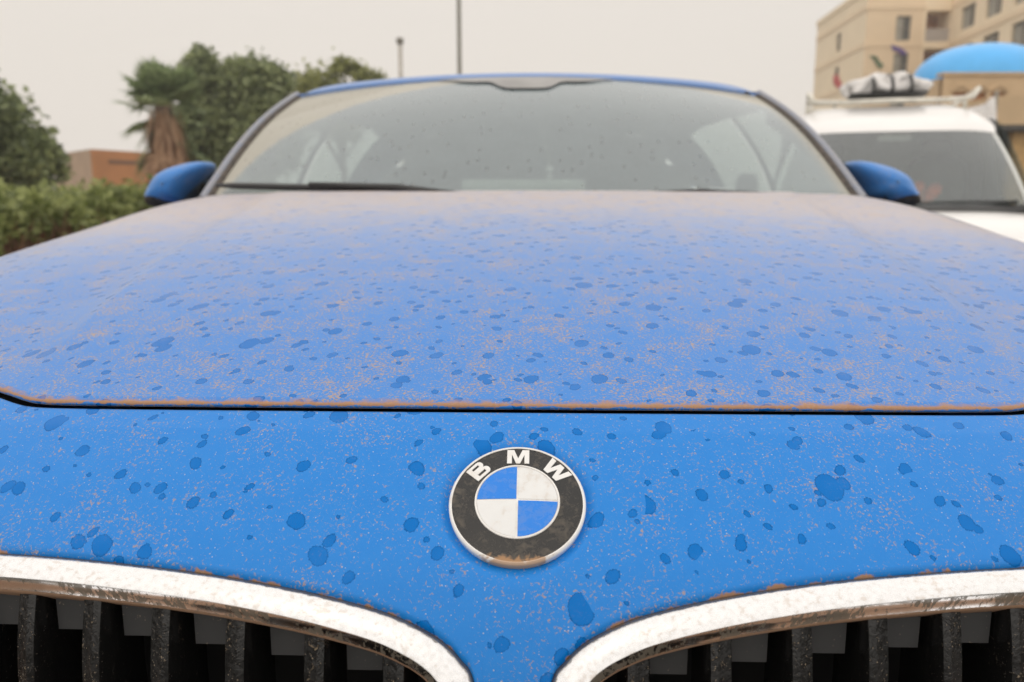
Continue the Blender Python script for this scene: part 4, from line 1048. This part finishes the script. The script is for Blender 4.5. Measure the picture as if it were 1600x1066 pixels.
# ---- lamp posts
M['post'] = simple('grey post paint', (.20, .19, .16), .6)
def post(px, Y, ztop, r, name, label, head):
    x = gx(px, Y); P = thing(name, label, 'lamp post', (x, Y, 0))
    MB().tube([(x, Y, 0), (x, Y, .5), (x, Y, ztop)], [r * 1.5, r * 1.2, r], 12).build('pole', M['post'], P, smooth=True)
    MB().box((x - r * 2.4, Y - r * 2.4, .001), (x + r * 2.4, Y + r * 2.4, .03)).build('base_plate', M['post'], P)
    if head == 'arm':
        MB().tube([(x, Y, ztop), (x - .4, Y, ztop + .35), (x - 1.2, Y, ztop + .45)], [r, r * .8, r * .6], 8).build('arm', M['post'], P, smooth=True)
        MB().box((x - 1.75, Y - .12, ztop + .38), (x - 1.15, Y + .12, ztop + .50)).build('lamp_head', M['post'], P)
    else:
        cushion('lamp_head', (x, Y, ztop + .05), (.17, .17, .16), P, M['post'], 3)
post(719, 26.0, 8.6, .062, 'street_lamp', 'tall dark street lamp post running up past the treetops', 'arm')
post(628, 40.0, float(atY(628, 66, 40.0)[2]), .10, 'lamp_post', 'slim pale lamp post with a small lantern on top', 'ball')
M['post2'] = simple('pale post paint', (.50, .47, .42), .6)
for o in bpy.data.objects:
    if o.name.startswith('pole') and o.parent and o.parent.name == 'lamp_post': o.data.materials[0] = M['post2']

# ---- white van facing us
VA = R_(-17); W0 = (2.66, 6.25)
VAN = thing('white_van', 'white van with a roof rack parked beside the blue car', 'van', (W0[0], W0[1], 0), VA)
M['vanwhite'] = simple('white van paint', (.80, .79, .78), .3, var=.04, scale=3, Coat_Weight=.5)
M['cream'] = simple('cream rack tube', (.80, .77, .68), .5)
def vmesh(name, V, Fc, mat, parent=None, **kw): return mesh(name, V, Fc, mat, parent or VAN, world=False, **kw)
# profile: (y, z, half width, corner drop)
vp = [(-.62, .25, .86), (-.66, .45, .90), (-.62, .66, .91), (-.55, .78, .91), (-.40, .88, .92), (-.20, .945, .93), (-.02, .985, .93)]
def vrow(y, z, w, wrap, crown, n=33):
    q = np.linspace(-1, 1, n); return np.stack([q * w, y + wrap * abs(q)**2.5, z - crown * abs(q)**6], -1)
V = [vrow(y, z, w, .16, .03) for y, z, w in vp]; hood_v = vmesh('bonnet', np.concatenate(V), grid_faces(len(V), 33), M['vanwhite'])
wsv = []
for v in np.linspace(0, 1, 12): wsv.append(vrow(-.0 + .70 * v, .985 + .615 * v + .03 * math.sin(math.pi * v), .895 - .165 * v - .03 * math.sin(math.pi * v) * 0, .16 - .03 * v, .02 * v))
VW = vmesh('windshield', np.concatenate(wsv), grid_faces(12, 33), M['vanglass'])
rp = [(.69, 1.595, .735), (.74, 1.635, .742), (.90, 1.725, .755), (1.15, 1.81, .765), (1.6, 1.87, .775), (2.3, 1.90, .78), (4.1, 1.89, .78), (4.25, 1.83, .77)]
V = [vrow(y, z, w, .13 * max(0, 1 - i / 4), .02 + .10 * min(1, i / 3)) for i, (y, z, w) in enumerate(rp)]
vmesh('roof', np.concatenate(V), grid_faces(len(V), 33), M['vanwhite'])
edges = [r[[0, -1]] for r in [vrow(y, z, w, .16, .03) for y, z, w in vp[1:]]]
for sgn, idx in ((-1, 0), (1, -1)):
    # pillar, side and door glass
    e = np.array([r[idx] for r in wsv]); o1 = e + np.array([sgn * .012, .02, .004]); o2 = e + np.array([sgn * .035, .10, -.02])
    vmesh('front_pillar', np.concatenate([e + np.array([-sgn * .02, -.01, .004]), o1, o2]), grid_faces(3, 12, flip=(sgn < 0)), M['vanwhite'])
    g = []
    for y in np.linspace(-.45, 4.25, 40):
        topz = float(np.interp(y, [-.45, .12, .82, 1.2, 4.25], [.86, .98, 1.56, 1.74, 1.79])); 
        g.append([(sgn * float(np.interp(z, [.25, .9, 1.3, 1.8], [.90, .945, .88, .772])), y, z) for z in np.linspace(.25, topz, 10)])
    Vv = np.array(g).reshape(-1, 3); Fc = []; Fg = []
    for f in grid_faces(40, 10, flip=(sgn > 0)):
        c = Vv[list(f)].mean(0); (Fg if (.35 < c[1] < 1.35 and c[2] > 1.02 and c[2] < 1.62) else Fc).append(f)
    sp_ = vmesh('side_panel', Vv, Fc, M['vanwhite']); vmesh('door_glass', Vv, Fg, M['vanglass'], sp_)
    for wy in (-.02, 2.95):
        V = []
        for x, r in ((.72, .2), (.72, .31), (.78, .33), (.93, .33), (.975, .30), (.97, .2), (.95, .05)):
            for k in range(28): a = 2 * math.pi * k / 28; V.append((sgn * x, wy + r * math.cos(a), .33 + r * math.sin(a)))
        vmesh('wheel', V, grid_faces(7, 28, True, flip=(sgn < 0)), M['rubber'])
    cushion('side_mirror', (sgn * 1.10, .38, 1.13), (.09, .06, .14), VAN, M['black'], 3.5).matrix_parent_inverse = Matrix.Identity(4)
    hl = vmesh('headlight', [(sgn * .50, -.68, .66), (sgn * .86, -.50, .70), (sgn * .90, -.36, .86), (sgn * .60, -.52, .80)], [(0, 1, 2, 3)], M['rimchrome'], smooth=False)
vmesh('cowl', np.concatenate([vrow(-.05, .990, .93, .16, .0), vrow(.03, 1.018, .915, .16, 0), vrow(.05, 1.03, .91, .16, 0)]), grid_faces(3, 33), M['black'])
qv = np.linspace(-1, 1, 33); g = MB(); g.tube([(-.75, .13, 1.045), (-.2, .05, 1.04), (.1, .04, 1.03)], .012, 6); vmesh('wiper', g.V, g.F, M['black'])
g = MB(); g.tube([(-.05, .04, 1.03), (.4, .08, 1.045), (.8, .16, 1.05)], .012, 6); vmesh('wiper', g.V, g.F, M['black'])
g = MB().box((-.12, .655, 1.52), (.12, .70, 1.575)); vmesh('sensor_panel', g.V, g.F, M['frit'], smooth=False)
g = MB().box((-.85, .12, .90), (.85, .75, 1.02)); vmesh('dashboard', g.V, g.F, M['interior'], smooth=False)
g = MB().box((-.88, 1.9, .4), (.88, 1.95, 1.7)); vmesh('partition', g.V, g.F, simple('grey partition', (.22, .23, .22), .8), smooth=False)
g = MB().box((-.9, -.3, .28), (.9, 4.2, .32)); vmesh('floor_pan', g.V, g.F, M['interior'], smooth=False)
g = MB().box((-.90, 4.2, .3), (.90, 4.25, 1.80)); vmesh('rear_doors', g.V, g.F, M['vanwhite'], smooth=False)
for sx in (-.45, .45):
    st = cushion('seat', (sx, 1.35, .75), (.26, .26, .10), VAN, M['seat']); st.matrix_parent_inverse = Matrix.Identity(4)
    b = cushion('backrest', (sx, 1.6, 1.10), (.26, .08, .34), st, M['seat'], tilt=.15); b.matrix_parent_inverse = Matrix.Identity(4)
    b = cushion('headrest', (sx, 1.68, 1.50), (.14, .05, .09), st, M['seat'], 3); b.matrix_parent_inverse = Matrix.Identity(4)
def vthing(name, label, cat, lx, ly, lz):
    k, q = math.cos(VA), math.sin(VA); return thing(name, label, cat, (W0[0] + lx * k - ly * q, W0[1] + lx * q + ly * k, lz), VA)
RK = vthing('roof_rack', 'cream tubular roof rack with dark tray on the white van', 'roof rack', 0, 1.7, 1.87)
def rtube(name, pts, r, mat): g = MB().tube(pts, r, 8); mesh(name, g.V, g.F, mat, RK, world=False)
for sx in (-.66, .66):
    rtube('side_rail', [(sx, -.50, .09), (sx * .93, -.56, .015), (sx * .6, -.58, .0)], .019, M['cream'])
    rtube('side_rail', [(sx, -.50, .09), (sx, 0, .07), (sx, 2.0, .07)], .019, M['cream'])
    for y in (0.1, 1.0, 1.9): rtube('stanchion', [(sx, y, .07), (sx, y, -.06)], .018, M['cream'])
for y in (-.0, .7, 1.4, 2.0): rtube('crossbar', [(-.66, y, .055), (.66, y, .055)], .02, M['cream'])
rtube('front_bar', [(-.40, -.58, .0), (0, -.60, .005), (.40, -.58, .0)], .019, M['cream'])
g = MB().box((-.32, -.40, .076), (.30, .25, .095)); mesh('tray', g.V, g.F, M['black'], RK, world=False, smooth=False)
BU = vthing('tarp_bundle', 'crumpled white tarpaulin bundle lying on the roof rack tray', 'tarpaulin', -.01, 1.65, 1.968)
V = []
nn_ = np.random.default_rng(3)
for i in range(18):
    for k in range(40):
        b = -math.pi / 2 + math.pi * i / 17; a = 2 * math.pi * k / 40
        f = 1 + .10 * math.sin(7 * a + 3 * b) + .09 * math.sin(11 * a - 5 * b + 1) + .05 * nn_.random()
        x, y, z = .33 * math.copysign(abs(math.cos(a))**.8, math.cos(a)) * math.cos(b)**.6 * f, .30 * math.sin(a) * math.cos(b)**.6 * f, .10 * math.sin(b) * f * (1 + .25 * math.sin(5 * x if 0 else 5 * a))
        V.append((x, y, max(-.003, z + .05 + .03 * math.sin(9 * a) * math.cos(b))))
mesh('cloth', V, grid_faces(18, 40, True), M['whitecloth'], BU, world=False)
for sx in (-.13, .02, .17):
    g = MB().tube([(sx, -.34, -.01), (sx + .01, -.345, .05), (sx, -.30, .115), (sx, -.1, .17)], .014, 6); mesh('strap', g.V, g.F, M['black'], BU, world=False)
fl_ = vthing('dashboard_flowers', 'small orange flowers on the dashboard of the white van', 'flowers', .17, .36, 1.02)
for k, (x, y, z, r) in enumerate(((0, 0, .14, .035), (.09, .02, .09, .045), (.11, 0, .12, .04))):
    g = MB(); 
    for p in range(7):
        a = p * .9; g.add([(x, y, z), (x + r * math.cos(a), y - .01, z + r * math.sin(a)), (x + 1.3 * r * math.cos(a + .35), y - .02, z + 1.3 * r * math.sin(a + .35)), (x + r * math.cos(a + .7), y - .01, z + r * math.sin(a + .7))], [(0, 1, 2, 3)])
    g.tube([(x, y, z), (.05, 0, 0.0)], .006, 5); mesh('flower', g.V, g.F, simple('orange petals', (.75, .16, .06), .7), fl_, world=False, smooth=False)

# ---- dust in the air
t = NT('airborne dust'); pv = t.n('VolumePrincipled'); pv.inputs['Color'].default_value = (0.975, 0.945, 0.905, 1); pv.inputs['Density'].default_value = 0.0022; pv.inputs['Anisotropy'].default_value = 0.2
t.t.links.new(pv.outputs[0], t.o.inputs['Volume'])
hz = MB().box((-60, -40, -1.0), (62, 100, 20.5)).build('haze', t.m); tag(hz, kind='stuff', label='thin beige airborne dust', cat='haze')
